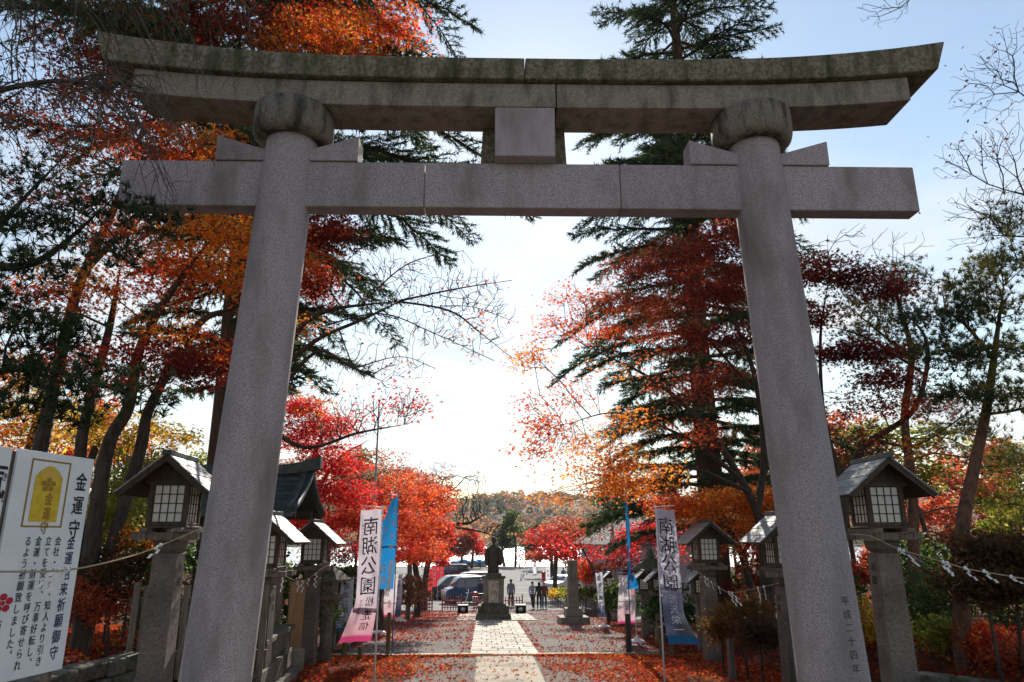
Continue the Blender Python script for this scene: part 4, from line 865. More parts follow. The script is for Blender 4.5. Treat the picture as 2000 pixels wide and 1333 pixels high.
# ================================================================== PEOPLE
def person(label, loc, rz, h, joints, mats, paint, hair=None, extra=None):
    """one skinned body; joints: overrides of the default standing pose in units of body height; mats: list; paint(x,y,z)->index (unit height, front = -y)"""
    J = dict(pelvis=(0, 0, .53), waist=(0, 0, .61), chest=(0, 0, .73), neck=(0, .005, .835), skull=(0, -.008, .895), crown=(0, -.004, .955),
             shL=(-.105, 0, .805), elL=(-.135, .01, .635), wrL=(-.13, -.03, .49), haL=(-.128, -.04, .435), shR=(.105, 0, .805), elR=(.135, .01, .635), wrR=(.13, -.03, .49), haR=(.128, -.04, .435),
             hiL=(-.055, 0, .50), knL=(-.06, -.01, .28), anL=(-.062, .015, .05), toL=(-.066, -.085, .018), hiR=(.055, 0, .50), knR=(.06, -.01, .28), anR=(.062, .015, .05), toR=(.066, -.085, .018))
    Rr = dict(pelvis=(.088, .07), waist=(.075, .06), chest=(.095, .068), neck=(.033, .033), skull=(.050, .058), crown=(.036, .042), shL=(.042, .042), elL=(.03, .03), wrL=(.021, .021), haL=(.022, .014), shR=(.042, .042), elR=(.03, .03), wrR=(.021, .021), haR=(.022, .014),
              hiL=(.058, .058), knL=(.040, .040), anL=(.027, .027), toL=(.024, .018), hiR=(.058, .058), knR=(.040, .040), anR=(.027, .027), toR=(.024, .018))
    J.update(joints.get('J', {})); Rr.update(joints.get('R', {})); names = list(J)
    E_ = [('pelvis', 'waist'), ('waist', 'chest'), ('chest', 'neck'), ('neck', 'skull'), ('skull', 'crown'), ('chest', 'shL'), ('shL', 'elL'), ('elL', 'wrL'), ('wrL', 'haL'), ('chest', 'shR'), ('shR', 'elR'), ('elR', 'wrR'), ('wrR', 'haR'), ('pelvis', 'hiL'), ('hiL', 'knL'), ('knL', 'anL'), ('anL', 'toL'), ('pelvis', 'hiR'), ('hiR', 'knR'), ('knR', 'anR'), ('anR', 'toR')]
    me = bpy.data.meshes.new('body'); me.from_pydata([J[k] for k in names], [(names.index(a), names.index(b)) for a, b in E_], [])
    o = bpy.data.objects.new('tmp', me); COL.objects.link(o); sk = o.modifiers.new('s', 'SKIN'); sk.use_smooth_shade = True; sb = o.modifiers.new('d', 'SUBSURF'); sb.levels = sb.render_levels = 2
    for k, v in zip(names, me.skin_vertices[0].data): v.radius = Rr[k]; v.use_root = (k == 'pelvis')
    bpy.context.view_layer.update(); dg = bpy.context.evaluated_depsgraph_get(); m2 = bpy.data.meshes.new_from_object(o.evaluated_get(dg)); bpy.data.objects.remove(o)
    m2.name = 'body'; m2.materials.clear()
    for m in mats: m2.materials.append(MT[m])
    for p in m2.polygons: p.material_index = paint(*p.center); p.use_smooth = True
    e = empty('person', loc, rz, label, 'person'); b = link(bpy.data.objects.new('body', m2), e); b.scale = (h, h, h)
    def add(mb, n, m):
        q = mb.build(n, m, b); q.matrix_parent_inverse = Matrix.Identity(4); return q
    if hair == 'short': add(MB().loft([ell(0, .012, .905, .050, .052, 14), ell(0, .010, .935, .054, .058, 14), ell(0, .004, .965, .047, .054, 14), ell(0, .0, .988, .022, .03, 14)]), 'hair', 'hair')
    if hair == 'long': add(MB().loft([ell(0, .045, .78, .045, .018, 14), ell(0, .035, .85, .056, .035, 14), ell(0, .016, .92, .056, .056, 14), ell(0, .004, .965, .049, .056, 14), ell(0, .0, .99, .022, .03, 14)]), 'hair', 'hair')
    add(MB().add([(-.008, -.064, .895), (.008, -.064, .895), (0, -.078, .897), (0, -.062, .918)], [(0, 1, 2), (0, 2, 3), (1, 3, 2), (0, 3, 1)]), 'nose', 'skin')
    if extra: extra(add)
    return e
def reg(x, y, z, top, low, sleeve=True):
    if z > .855: return 0
    if abs(x) > .115 and z < .485: return 0
    if z > .50 or abs(x) > .11: return 1
    if z < .045: return 3
    return 2
pp = lambda px, Y: onp(px, Y)
person('man in a dark vest and cap seen from behind beyond the red fence', pp(998, 49.0), R2(172), 1.72, dict(R=dict(chest=(.112, .08), waist=(.10, .08))), ['skin', 'cloth_grey', 'cloth_black', 'cloth_black', 'cloth_olive'],
       lambda x, y, z: reg(x, y, z, 1, 2), hair='short', extra=lambda add: (add(MB().loft([ell(0, .0, .945, .056, .062, 14), ell(0, 0, .975, .054, .06, 14), ell(0, 0, .995, .03, .035, 14)]), 'cap', 'cloth_olive'), add(MB().box((0, -.07, .95), (.07, .05, .008)), 'cap_peak', 'cloth_olive')))
person('person in a blue and white striped top, hand on hip, leg crossed', pp(1040, 47.2), R2(150), 1.66, dict(J=dict(elL=(-.215, .03, .68), wrL=(-.12, .0, .565), haL=(-.10, -.02, .55), knR=(.03, -.02, .28), anR=(.0, -.02, .05), toR=(-.01, -.11, .018))), ['skin', 'cloth_white', 'cloth_black', 'plastic_white', 'cloth_blue'],
       lambda x, y, z: (4 if int(z * 26) % 2 else 1) if (.50 < z <= .855 and not (abs(x) > .115 and z < .485)) or (abs(x) > .11 and z > .5) else reg(x, y, z, 1, 2), hair='short')
person('person in black with long dark hair, middle of the group of three', pp(1053, 47.0), R2(185), 1.62, dict(R=dict(chest=(.10, .075), pelvis=(.095, .08))), ['skin', 'cloth_black', 'cloth_black', 'cloth_black'], lambda x, y, z: reg(x, y, z, 1, 2), hair='long',
       extra=lambda add: add(MB().loft([ell(-.10, -.09, .40, .05, .03, 12), ell(-.11, -.09, .48, .06, .04, 12), ell(-.10, -.09, .54, .035, .03, 12)]), 'white_bag', 'cloth_white'))
person('person in a navy coat over a red top, white mask, facing the camera', pp(1063, 47.4), R2(4), 1.60, dict(R=dict(chest=(.10, .075), waist=(.09, .075), pelvis=(.098, .085))), ['skin', 'cloth_navy', 'cloth_navy', 'cloth_black', 'cloth_red', 'cloth_white'],
       lambda x, y, z: 4 if (abs(x) < .036 and y < 0 and .52 < z < .82) else (5 if (y < -.03 and .865 < z < .90) else reg(x, y, z, 1, 2)), hair='short')
person('rider in dark clothes standing by the motorcycle', pp(939, 50.5), R2(20), 1.68, dict(R=dict(chest=(.108, .08))), ['skin', 'cloth_navy', 'cloth_black', 'cloth_black'], lambda x, y, z: reg(x, y, z, 1, 2), hair='short')
person('far visitor in dark blue under the tree right of the marker stone', pp(1101, 78.0), R2(200), 1.7, {}, ['skin', 'cloth_blue', 'cloth_black', 'cloth_black'], lambda x, y, z: reg(x, y, z, 1, 2), hair='short')

# ================================================================== SMALL THINGS ROUND THE CAR PARK
for k, (px, Y, w_) in enumerate([(1018, 86, 'nearest'), (1022.5, 94, 'second nearest'), (1029, 102, 'third nearest'), (1036.5, 110, 'farthest')]):
    e = empty('traffic_cone', onp(px, Y), 0, w_ + ' of four white traffic cones in the car park', 'traffic cone', 'white traffic cones')
    MB().box((0, 0, .03), (.42, .42, .05)).build('cone_base', 'plastic_white', e, bevel=.01); MB().lathe([(.17, .05), (.10, .40), (.035, .78), (.02, .80)], 14).build('cone_body', 'plastic_white', e)
e = empty('post_box', onp(1062, 76), 0, 'red pillar box standing by the white banner', 'post box')
MB().lathe([(.22, 0), (.22, .08), (.19, .1), (.19, 1.15), (.23, 1.18), (.23, 1.25), (.12, 1.34), (.02, 1.36)], 18).build('box_body', 'red_paint', e); MB().box((0, -.19, 1.0), (.2, .03, .04)).build('slot', 'black', e)
def flagpole(label, px, Y, ytop, r):
    x = lx(px, 1100, Y); z0 = gz1(x, Y); zt = ztop(px, ytop, Y); e = empty('flagpole', (x, Y, z0), 0, label, 'flagpole', 'steel flagpoles')
    H = zt - z0; MB().tube([(0, 0, -.1), (0, 0, H * .5), (0, 0, H)], [r, r * .8, r * .5], 10).build('shaft', 'steel', e); MB().lathe([(.02, 0), (.05, .03), (.05, .06), (.01, .1)], 10, (0, 0, H)).build('finial', 'gold_dark', e)
    MB().lathe([(r * 1.9, 0), (r * 1.9, .25), (r * 1.3, .3)], 12).build('base_collar', 'stone_mid', e)
flagpole('thin steel flagpole rising behind the pink banner against the sky', 725, 24.0, 786, .05)
flagpole('steel flagpole among branches right of the path, behind the narrow blue banner', 1199, 34.0, 880, .085)
for k in range(7):   # covered pedal boats drawn up on the shore
    px = 888 + k * 9.5; Y = 133.5 + (k % 2) * 1.2; x = lx(px, 1100, Y)
    o = empty('covered_boat', (x, Y, gz1(x, Y) + .05), R2(rnd.uniform(-15, 15)), ['first', 'second', 'third', 'fourth', 'fifth', 'sixth', 'seventh'][k] + ' boat from the left in the row under blue covers at the lake', 'boat', 'covered boats on the shore')
    MB().loft([ell(0, 0, 0, .50, .9, 16), ell(0, 0, .35, .75, 1.25, 16), ell(0, 0, .42, .78, 1.28, 16)]).build('hull', 'plastic_white', o); MB().loft([ell(0, 0, .40, .80, 1.3, 16), ell(0, 0, .7, .74, 1.1, 16, .05), ell(0, 0, .95 + .1 * (k % 3), .5, .75, 16, .1), ell(0, 0, 1.05 + .1 * (k % 3), .15, .3, 16)]).build('tarpaulin', 'blue_tarp', o)
for k, (px, w_) in enumerate([(938, 'left'), (1105, 'middle'), (1014, 'right'), (967, 'fourth')]):
    x = lx(px, 1105, 128); o = MB().lathe([(.12, -.2), (.12, .85), (.09, .95), (.02, 1.0)], 10).build('bollard', 'wood_dark'); o.location = (x, 128, gz1(x, 128)); tag(o, 'dark low bollard at the lake edge, ' + ['beside the covered boats', 'under the right bank tree', 'near the lakeside pine foot', 'just behind the statue shoulder'][k], 'bollard', 'low bollards along the shore')
# dark garden fence with hedge on the right
gf = empty('garden_fence', (0, 0, 0), 0, 'low dark garden fence along the road behind the marker stone', 'fence')
for k in range(30):
    t = k / 29; Y = 52 - 15 * t; px = 1076 + 88 * t; x = lx(px, 1165, Y); z = gz1(x, Y)
    MB().box((x, Y, z + .38), (.05, .05, .85)).build('fence_stick', 'wood_dark', gf)
q = [(lx(1076 + 88 * t, 1165, 52 - 15 * t), 52 - 15 * t, 0) for t in np.linspace(0, 1, 8)]
for zz_ in (.3, .62): MB().tube([(a, b, gz1(a, b) + zz_) for a, b, _ in q], .025, 5).build('rail', 'wood_dark', gf)
# house and stone lantern on the right
hx, hy = lx(1262, 1080, 44), 44.0
ho = empty('house', (hx, hy, gz1(hx, hy)), R2(12), 'lilac grey plastered house with pale tiled roof behind the right lanterns', 'house')
MB().box((0, 0, 1.9), (6.4, 5, 3.8)).build('wall', 'plaster', ho); MB().prism([(-3.8, 3.65), (3.8, 3.65), (0, 5.5)], -3.1, 3.1).build('gable_roof', 'roof_tile', ho, bevel=.05)
for x in (-2.0, 0.2, 2.1): w_ = MB().box((x, -2.53, 1.7), (1.1, .08, 1.2)).build('window', 'wood_dark', ho); MB().box((x, -2.58, 1.7), (.95, .03, 1.05)).build('pane', 'glass', w_)
MB().prism([(-2.9, 2.55), (-4.4, 2.05), (-4.4, 1.97), (-2.9, 2.45)], -3.0, 2.2).build('porch_roof', 'roof_tile', ho)
e = empty('stone_lantern', (lx(1270, 1090, 27), 27, gz1(5.4, 27)), 0, 'dark mossy stone lantern with mushroom cap behind the white and navy banner', 'stone lantern')
for nm, pr in (('foot', [(.45, 0), (.45, .2), (.3, .28)]), ('shaft', [(.2, .28), (.18, 1.2), (.2, 1.5)]), ('platform', [(.28, 1.5), (.45, 1.62), (.45, 1.75)]), ('fire_box', [(.28, 1.75), (.28, 2.1)]), ('cap', [(.62, 2.1), (.66, 2.16), (.4, 2.38), (.15, 2.55)]), ('jewel', [(.1, 2.55), (.15, 2.66), (.1, 2.78), (.01, 2.9)])):
    MB().lathe(pr, 6 if nm in ('fire_box', 'platform') else 14, smooth=False).build(nm, 'stone_dark', e)
e = empty('stone_lantern', (lx(645, 1120, 18.6), 18.6, gz1(-4.6, 18.6)), 0, 'dark stone lantern shaft and cap just behind the lantern at the red maple', 'stone lantern')
for nm, pr in (('shaft', [(.16, 0), (.14, 1.1), (.16, 1.3)]), ('platform', [(.22, 1.3), (.36, 1.42), (.36, 1.52)]), ('fire_box', [(.22, 1.52), (.22, 1.82)]), ('cap', [(.50, 1.82), (.53, 1.88), (.3, 2.05), (.12, 2.15)])):
    MB().lathe(pr, 6 if nm != 'shaft' else 14, smooth=False).build(nm, 'stone_dark', e)
# ================================================================== TREES
PAL = dict(red=[(.50, .018, .022), (.62, .035, .03), (.40, .012, .03), (.58, .07, .025)], redorange=[(.50, .05, .018), (.58, .10, .02), (.42, .025, .018), (.60, .16, .025)],
           orange=[(.58, .14, .014), (.62, .20, .02), (.50, .09, .014), (.60, .27, .03)], darkred=[(.16, .016, .012), (.22, .028, .014), (.11, .010, .011), (.28, .05, .016)], wine=[(.13, .016, .014), (.18, .026, .016), (.09, .012, .011)],  # darkred is toned down to carry the deep shade among upper-left leaves
           yellow=[(.52, .30, .025), (.58, .38, .04), (.45, .20, .02), (.36, .30, .04)], brown=[(.22, .085, .045), (.28, .12, .06), (.17, .06, .035)], rust=[(.34, .06, .025), (.28, .05, .03), (.38, .10, .03)],
           green=[(.050, .085, .018), (.075, .115, .024), (.036, .062, .016)], ygreen=[(.16, .18, .025), (.23, .23, .03), (.10, .13, .022), (.28, .22, .03)], cedar=[(.030, .050, .022), (.042, .065, .026), (.055, .075, .026), (.022, .038, .018)],
           pine=[(.028, .048, .018), (.040, .062, .020), (.020, .034, .014)], pinegold=[(.10, .12, .028), (.16, .15, .03), (.21, .16, .03), (.06, .085, .025)], topiary=[(.07, .028, .014), (.05, .04, .014), (.10, .04, .015)], bush=[(.16, .07, .016), (.10, .085, .018), (.22, .09, .018)])
def grow(trunks, tg, bf=.4, seg=.4, jit=.06, lift=.06):
    pos, par, minr, path = [], [], [], []
    for pl_ in trunks:
        pl_ = np.array(pl_, float); pl_[:, 3] *= .62; pl_[-1, 3] = min(pl_[-1, 3], .008); pl_[1:-1, :3] += rng.normal(0, .06, (len(pl_) - 2, 3)); q = smooth_path(pl_, 6)
        d0 = None
        if pos:
            dd = np.linalg.norm(np.array(pos) - q[0][:3], axis=1); j = int(dd.argmin()); prev, pp_ = (j, path[j]) if dd[j] < 1.2 else (-1, 0.0)
        else: prev, pp_ = -1, 0.0
        for k, p in enumerate(q):
            if prev >= 0: pp_ = path[prev] + .3 * np.linalg.norm(p[:3] - pos[prev])
            pos.append(p[:3]); par.append(prev); minr.append(max(.01, p[3])); path.append(pp_); prev = len(pos) - 1
    pos = [np.array(p) for p in pos]; M_ = len(tg); lob = [-1] * len(pos); tip = [False] * len(pos)
    if M_:
        N0 = np.array(pos); D = np.linalg.norm(tg[:, None, :3] - N0[None], axis=2) + bf * np.array(path)[None] + 100 * (np.arange(len(N0)) < 0)
        best = D.argmin(1); cost = D[np.arange(M_), best]; alive = np.ones(M_, bool)
        for _ in range(M_):
            i = int(np.where(alive, cost, 1e9).argmin()); alive[i] = False; b = int(best[i]); a = pos[b]; t_ = tg[i, :3]; dv = t_ - a; L_ = np.linalg.norm(dv); n = max(1, int(L_ / seg)); prev = b; new = []
            for k in range(1, n + 1):
                f = k / n; p = a + dv * f + (rng.normal(0, jit * min(L_, 1.2), 3) * (k < n)) + np.array([0, 0, lift * L_ * 4 * f * (1 - f)])
                path.append(path[prev] + np.linalg.norm(p - pos[prev])); pos.append(p); par.append(prev); minr.append(0); lob.append(int(tg[i, 3])); tip.append(k == n); prev = len(pos) - 1; new.append(prev)
            if alive.any():
                Nn = np.array([pos[k] for k in new]); D = np.linalg.norm(tg[:, None, :3] - Nn[None], axis=2) + bf * np.array([path[k] for k in new])[None]
                j = D.argmin(1); c = D[np.arange(M_), j]; up = c < cost; cost[up] = c[up]; best[up] = np.array(new)[j[up]]
    return np.array(pos), np.array(par), np.array(minr), np.array(lob), np.array(tip)
def radii(par, minr, r0=.006, p=2.5):
    N = len(par); acc = np.zeros(N); r = np.zeros(N)
    for i in range(N - 1, -1, -1):
        r[i] = max(acc[i], r0 ** p) ** (1 / p)
        if minr[i] > 0: r[i] = minr[i]
        if par[i] >= 0: acc[par[i]] += max(acc[i], r0 ** p)
    for i in range(N):
        if par[i] >= 0: r[i] = min(r[i], r[par[i]] * (1 if minr[i] > 0 else .985)) if minr[i] == 0 else r[i]
    return r
def limbs(pos, par, r):
    """tapered tubes for every branch piece as one vertex / face pair"""
    N = len(par); d = np.zeros((N, 3)); has = par >= 0; d[has] = pos[has] - pos[par[has]]
    d /= np.linalg.norm(d, axis=1, keepdims=True) + 1e-9
    main = np.full(N, -1); br = np.zeros(N)
    for i in range(N):
        if par[i] >= 0 and r[i] > br[par[i]]: br[par[i]] = r[i]; main[par[i]] = i
    nd = d.copy(); hm = main >= 0; nd[hm] += d[main[hm]]; nd /= np.linalg.norm(nd, axis=1, keepdims=True) + 1e-9
    ref = np.array([.31, .93, .17]); ref /= np.linalg.norm(ref); VV, FF, n0 = [], [], 0
    for lo, hi, k in ((0, .012, 3), (.012, .04, 5), (.04, 9, 9)):
        e = np.where(has & (r >= lo) & (r < hi))[0]
        if not len(e): continue
        p = par[e]; ismain = (main[p] == e)[:, None]; d0 = np.where(ismain, nd[p], d[e]); r0 = np.where(ismain[:, 0], np.minimum(r[p], r[e] * 1.6), r[e] * 1.1)
        def ring(c, dr, rr):
            u = np.cross(dr, ref); u /= np.linalg.norm(u, axis=1, keepdims=True) + 1e-9; w = np.cross(dr, u); a = np.arange(k) * 2 * np.pi / k
            return c[:, None] + rr[:, None, None] * (u[:, None] * np.cos(a)[None, :, None] + w[:, None] * np.sin(a)[None, :, None])
        A_, B_ = ring(pos[p], d0, r0), ring(pos[e], nd[e], r[e]); V = np.concatenate([A_, B_], 1).reshape(-1, 3); base = n0 + np.arange(len(e))[:, None] * 2 * k; i = np.arange(k); j = (i + 1) % k
        F = np.stack([base + i, base + j, base + k + j, base + k + i], -1).reshape(-1, 4); VV.append(V); FF.append(F); n0 += len(V)
    return np.concatenate(VV), np.concatenate(FF)
_star = []
for a_, r_ in ((-90, .22), (-40, .62), (-8, .34), (22, .92), (56, .38), (90, 1.0), (124, .38), (158, .92), (188, .34), (220, .62)): _star.append((r_ * math.cos(math.radians(a_)), r_ * math.sin(math.radians(a_))))
SHAPE = dict(maple=np.array(_star) * .56, leaf=np.array([(0, -.5), (.30, 0), (0, .55), (-.30, 0)]), tri=np.array([(-.25, -.3), (.28, -.1), (0, .5)]))
def leaf_mesh(name, cen, size, tint, parent, base, shape='maple', bias=.7, mat='leaf', jitter=.35, down=0.0):
    n = len(cen); T = SHAPE[shape]; k = len(T)
    nr = rng.normal(0, 1, (n, 3)); nr[:, 2] = np.abs(nr[:, 2]) * .6 + bias; nr /= np.linalg.norm(nr, axis=1, keepdims=True)
    u = np.cross(nr, rng.normal(0, 1, (n, 3))); u /= np.linalg.norm(u, axis=1, keepdims=True) + 1e-9; w = np.cross(nr, u)
    s = (size * (1 + rng.uniform(-jitter, jitter, n)))[:, None, None]
    V = cen[:, None] + s * (u[:, None] * T[None, :, :1] + w[:, None] * T[None, :, 1:])
    if k > 4: V += s * nr[:, None] * (-.35 * (T ** 2).sum(1) / .3)[None, :, None] * rng.uniform(.1, .8, n)[:, None, None]
    V = V.reshape(-1, 3) - base; F = np.arange(n * k).reshape(n, k); return np_mesh(name, V, F, mat, parent, np.repeat(tint, k, 0))
def tints(pals, idx, cen=None):
    out = np.zeros((len(idx), 3))
    for k in np.unique(idx):
        m_ = idx == k; c = np.array(PAL[pals[k]]); out[m_] = c[rng.integers(0, len(c), m_.sum())]
    return out * rng.uniform(.72, 1.22, (len(idx), 1))
def lobe_points(lobes):
    out = []
    for k, L_ in enumerate(lobes):
        c = W(*L_[:3]); n = L_[6]; v = rng.normal(0, 1, (n, 3)); v /= np.linalg.norm(v, axis=1, keepdims=True); v *= rng.uniform(0, 1, (n, 1)) ** .42
        out.append(np.concatenate([c + v * np.array(L_[3:6]), np.full((n, 1), k)], 1))
    return np.concatenate(out)
def tree(name, label, trunks, lobes, bark='bark', leaf=.075, shape='maple', per=9, spread=(.20, .07), bf=.55, seg=.4, r0=.006, thin=.012, cat='tree', bias=.8, lift=.06, tuft=False, mat='leaf', group=None, parts=('trunk', 'crown'), jit=.06):
    tr = []
    for i, t_ in enumerate(trunks):
        q = [np.append(W(*p[:3]), p[3]) for p in t_]
        if i == 0 or (len(t_[0]) > 4 and t_[0][4]):
            g = gz1(q[0][0], q[0][1])
            if i > 0: q.insert(0, tr[0][0] + np.array([0, 0, .2, 0])); q[0][3] = q[1][3]
            elif q[0][2] > g: q.insert(0, np.array([q[0][0] - (q[1][0] - q[0][0]) * .15, q[0][1], g - .25, q[0][3] * 1.25]))
        tr.append(q)
    base = np.array([tr[0][0][0], tr[0][0][1], gz1(tr[0][0][0], tr[0][0][1])])
    pos, par, minr, lob, tip = grow(tr, lobe_points(lobes), bf, seg, lift=lift, jit=jit); r = radii(par, minr, r0)
    e = empty(name, base, 0, label, cat, group); V, F = limbs(pos, par, r); np_mesh(parts[0], V - base, F, bark, e, smooth=True)
    pals = [L_[7] for L_ in lobes]; dens = np.array([L_[8] if len(L_) > 8 else per for L_ in lobes], float)
    nd = np.where((lob >= 0) & (r < thin))[0]; cnt = rng.poisson(dens[lob[nd]] * (2.0 if tuft else 1.5) * np.where(tip[nd], 1.4, .8)); idx = np.repeat(nd, cnt)
    if len(idx) == 0: return e
    if not tuft:
        cen = pos[idx] + rng.normal(0, 1, (len(idx), 3)) * np.array([spread[0], spread[0], spread[1]]); leaf_mesh(parts[1], cen, leaf * 1.15, tints(pals, lob[idx]), e, base, shape, bias, mat)
    else:       # needle tufts: each a brush of long thin needles
        cen = pos[idx] + rng.normal(0, 1, (len(idx), 3)) * np.array([spread[0], spread[0], spread[1]]); needles(parts[1], cen, leaf, tints(pals, lob[idx]), e, base, tuft)
    return e
def needles(name, cen, length, tint, parent, base, k=14, width=.055, up=.55, spreadv=.9):
    n = len(cen); ax = rng.normal(0, .5, (n, 3)); ax[:, 2] += up; ax /= np.linalg.norm(ax, axis=1, keepdims=True)
    d = ax[:, None] + rng.normal(0, spreadv * .62, (n, k, 3)); d /= np.linalg.norm(d, axis=2, keepdims=True); d = d.reshape(-1, 3); c = np.repeat(cen, k, 0); s = np.cross(d, rng.normal(0, 1, d.shape)); s /= np.linalg.norm(s, axis=1, keepdims=True) + 1e-9
    ln = length * rng.uniform(.65, 1.2, (len(d), 1)); V = np.stack([c - s * width * length, c + s * width * length, c + d * ln], 1).reshape(-1, 3) - base
    return np_mesh(name, V, np.arange(len(V)).reshape(-1, 3), 'needle', parent, np.repeat(np.repeat(tint, k, 0) * rng.uniform(.8, 1.2, (len(d), 1)), 3, 0))
def cedar(label, px, Y, ztop_, z0, Rf, nb, rtr, step=.22, seed=1):
    x = lx(px, 850, Y); g = gz1(x, Y); base = np.array([x, Y, g]); e = empty('cedar_tree', base, 0, label, 'tree'); rg = np.random.default_rng(seed)
    zs = np.linspace(-.3, ztop_ - g, 26); MB().tube([(.05 * math.sin(z * .4), .04 * math.cos(z * .3), z) for z in zs], [rtr * (1 - z / (ztop_ - g)) ** .8 + .03 if z > 0 else rtr * 1.2 for z in zs], 14).build('trunk', 'bark_cedar', e)
    pos, par, rad, CEN, DIR = [], [], [], [], []
    for b in range(nb):
        z = z0 + (ztop_ - z0 - .6) * ((b + rg.uniform(0, .9)) / nb) ** 1.08; az = b * 2.39996 + rg.normal(0, .3); Lb = Rf(z, az) * rg.uniform(.72, 1.08)
        if Lb < .5: continue
        u = np.array([math.cos(az), math.sin(az), 0]); side = np.array([-u[1], u[0], 0]); n = max(5, int(Lb / .45)); prev = -1; up0 = rg.uniform(.05, .25); dr = rg.uniform(.16, .52); curl = rg.normal(0, .12)
        pts = []
        for k in range(n + 1):
            f = k / n; p = np.array([0, 0, z - g]) + u * Lb * f + side * Lb * curl * f * f + np.array([0, 0, Lb * (up0 * f - dr * f ** 2.2)]) + rg.normal(0, .03, 3); pts.append(p)
            pos.append(p); par.append(prev); rad.append(max(.008, .028 + .011 * Lb) * (1 - f * .88)); prev = len(pos) - 1
        pts = np.array(pts); m_ = int(Lb / step * 2)
        for q in range(m_):
            f = .16 + .84 * (q + rg.uniform(0, 1)) / m_; i = min(n - 1, int(f * n)); p0 = pts[i] + (pts[i + 1] - pts[i]) * (f * n - i); s = 1 if q % 2 else -1
            l2 = (.30 + .26 * Lb * (1 - f) ** .8 * min(1, f * 3)) * rg.uniform(.6, 1.25); dv = u * rg.uniform(.55, 1.0) + side * s * rg.uniform(.5, 1.0) + np.array([0, 0, rg.uniform(-.34, .06)]); dv /= np.linalg.norm(dv)
            j0 = i + (len(pos) - (n + 1)) if False else None
            pos.append(p0); par.append(-1); rad.append(.010); a0 = len(pos) - 1; pos.append(p0 + dv * l2 + np.array([0, 0, -.10 * l2])); par.append(a0); rad.append(.005)
            k2 = int(l2 / .024) + 3; ff = rg.uniform(.05, 1.0, k2)[:, None]; c = p0 + dv * l2 * ff + np.array([0, 0, -.10 * l2]) * ff ** 2 + rg.normal(0, .018, (k2, 3)); CEN.append(c)
            DD = dv * .75 + rg.normal(0, .55, (k2, 3)); DD[:, 2] -= .22; DIR.append(DD)
    V, F = limbs(np.array(pos), np.array(par), np.array(rad)); np_mesh('branches', V, F, 'bark_cedar', e, smooth=True)
    c = np.concatenate(CEN); d = np.concatenate(DIR); d /= np.linalg.norm(d, axis=1, keepdims=True); n = len(c); s = np.cross(d, rg.normal(0, 1, (n, 3))); s /= np.linalg.norm(s, axis=1, keepdims=True) + 1e-9
    ln = rg.uniform(.10, .30, (n, 1)); wd = .018; nn = np.cross(d, s)
    V = np.stack([c - s * wd, c + s * wd, c + d * ln + nn * .01, c - nn * wd, c + nn * wd, c + d * ln * .9], 1).reshape(-1, 3); F = np.arange(len(V)).reshape(-1, 3)
    cc = np.array(PAL['cedar'])[rg.integers(0, 4, n)] * rg.uniform(.9, 1.8, (n, 1)); np_mesh('foliage', V, F, 'needle', e, np.repeat(cc, 6, 0)); return e
# ---- the two tall cedars
def RfL(z, az):
    r = np.interp(z, [5, 8, 10.5, 12, 15, 18, 24, 30, 36], [3.2, 4.4, 5.6, 8.6, 9.8, 8.8, 7.2, 5.0, 1.0]); return float(r) * (1 if math.cos(az) > -.3 else .75)
cedar('tall dark cedar left of the path, long boughs reaching over the open sky', 440, 20.0, 36, 5.5, RfL, 140, .46, seed=3)
def RfR(z, az): return float(np.interp(z, [1.5, 5, 10, 14, 20, 25, 31], [4.6, 5.2, 5.6, 5.6, 4.8, 3.7, .6]))
cedar('tall dark cedar right of the path behind the dark red maple', 1378, 27.0, 31.5, 1.7, RfR, 175, .52, seed=5)

# ---- left side
tree('maple_tree', 'orange maple with many leaning trunks behind the amulet signboard', [[(212, 905, 13, .20), (240, 800, 13, .17), (275, 690, 13, .14), (330, 585, 12.8, .11), (420, 455, 12.6, .07)], [(268, 905, 13.6, .18, 1), (290, 800, 13.5, .15), (390, 650, 13.3, .11), (470, 600, 13, .08)], [(150, 905, 13.4, .17, 1), (175, 780, 13.4, .14), (215, 640, 13.3, .11), (235, 520, 13.3, .07)]],
     [(150, 565, 12.6, 1.1, 1.0, .45, 60, 'orange'), (60, 600, 12.4, 1.0, 1.0, .4, 45, 'redorange'), (300, 530, 12.8, 1.2, 1.2, .6, 70, 'redorange'), (410, 490, 12.8, 1.0, 1.2, .6, 70, 'orange'), (460, 445, 12.5, .8, 1.0, .5, 45, 'orange'), (345, 640, 12.6, .8, 1, .35, 22, 'orange'), (250, 440, 12.8, 1.1, 1.2, .5, 45, 'rust'), (360, 400, 13, .9, 1, .5, 40, 'orange'),
      (310, 700, 12.0, 1.1, .9, .28, 55, 'darkred'), (220, 740, 12, 1.0, .9, .3, 35, 'redorange'), (370, 735, 12, .7, .8, .22, 35, 'wine'), (430, 690, 12.8, .6, .7, .4, 22, 'redorange'), (120, 690, 12.2, .9, .9, .3, 30, 'redorange'), (470, 560, 12.8, .5, .7, .4, 22, 'orange')], per=10.5, leaf=.082)
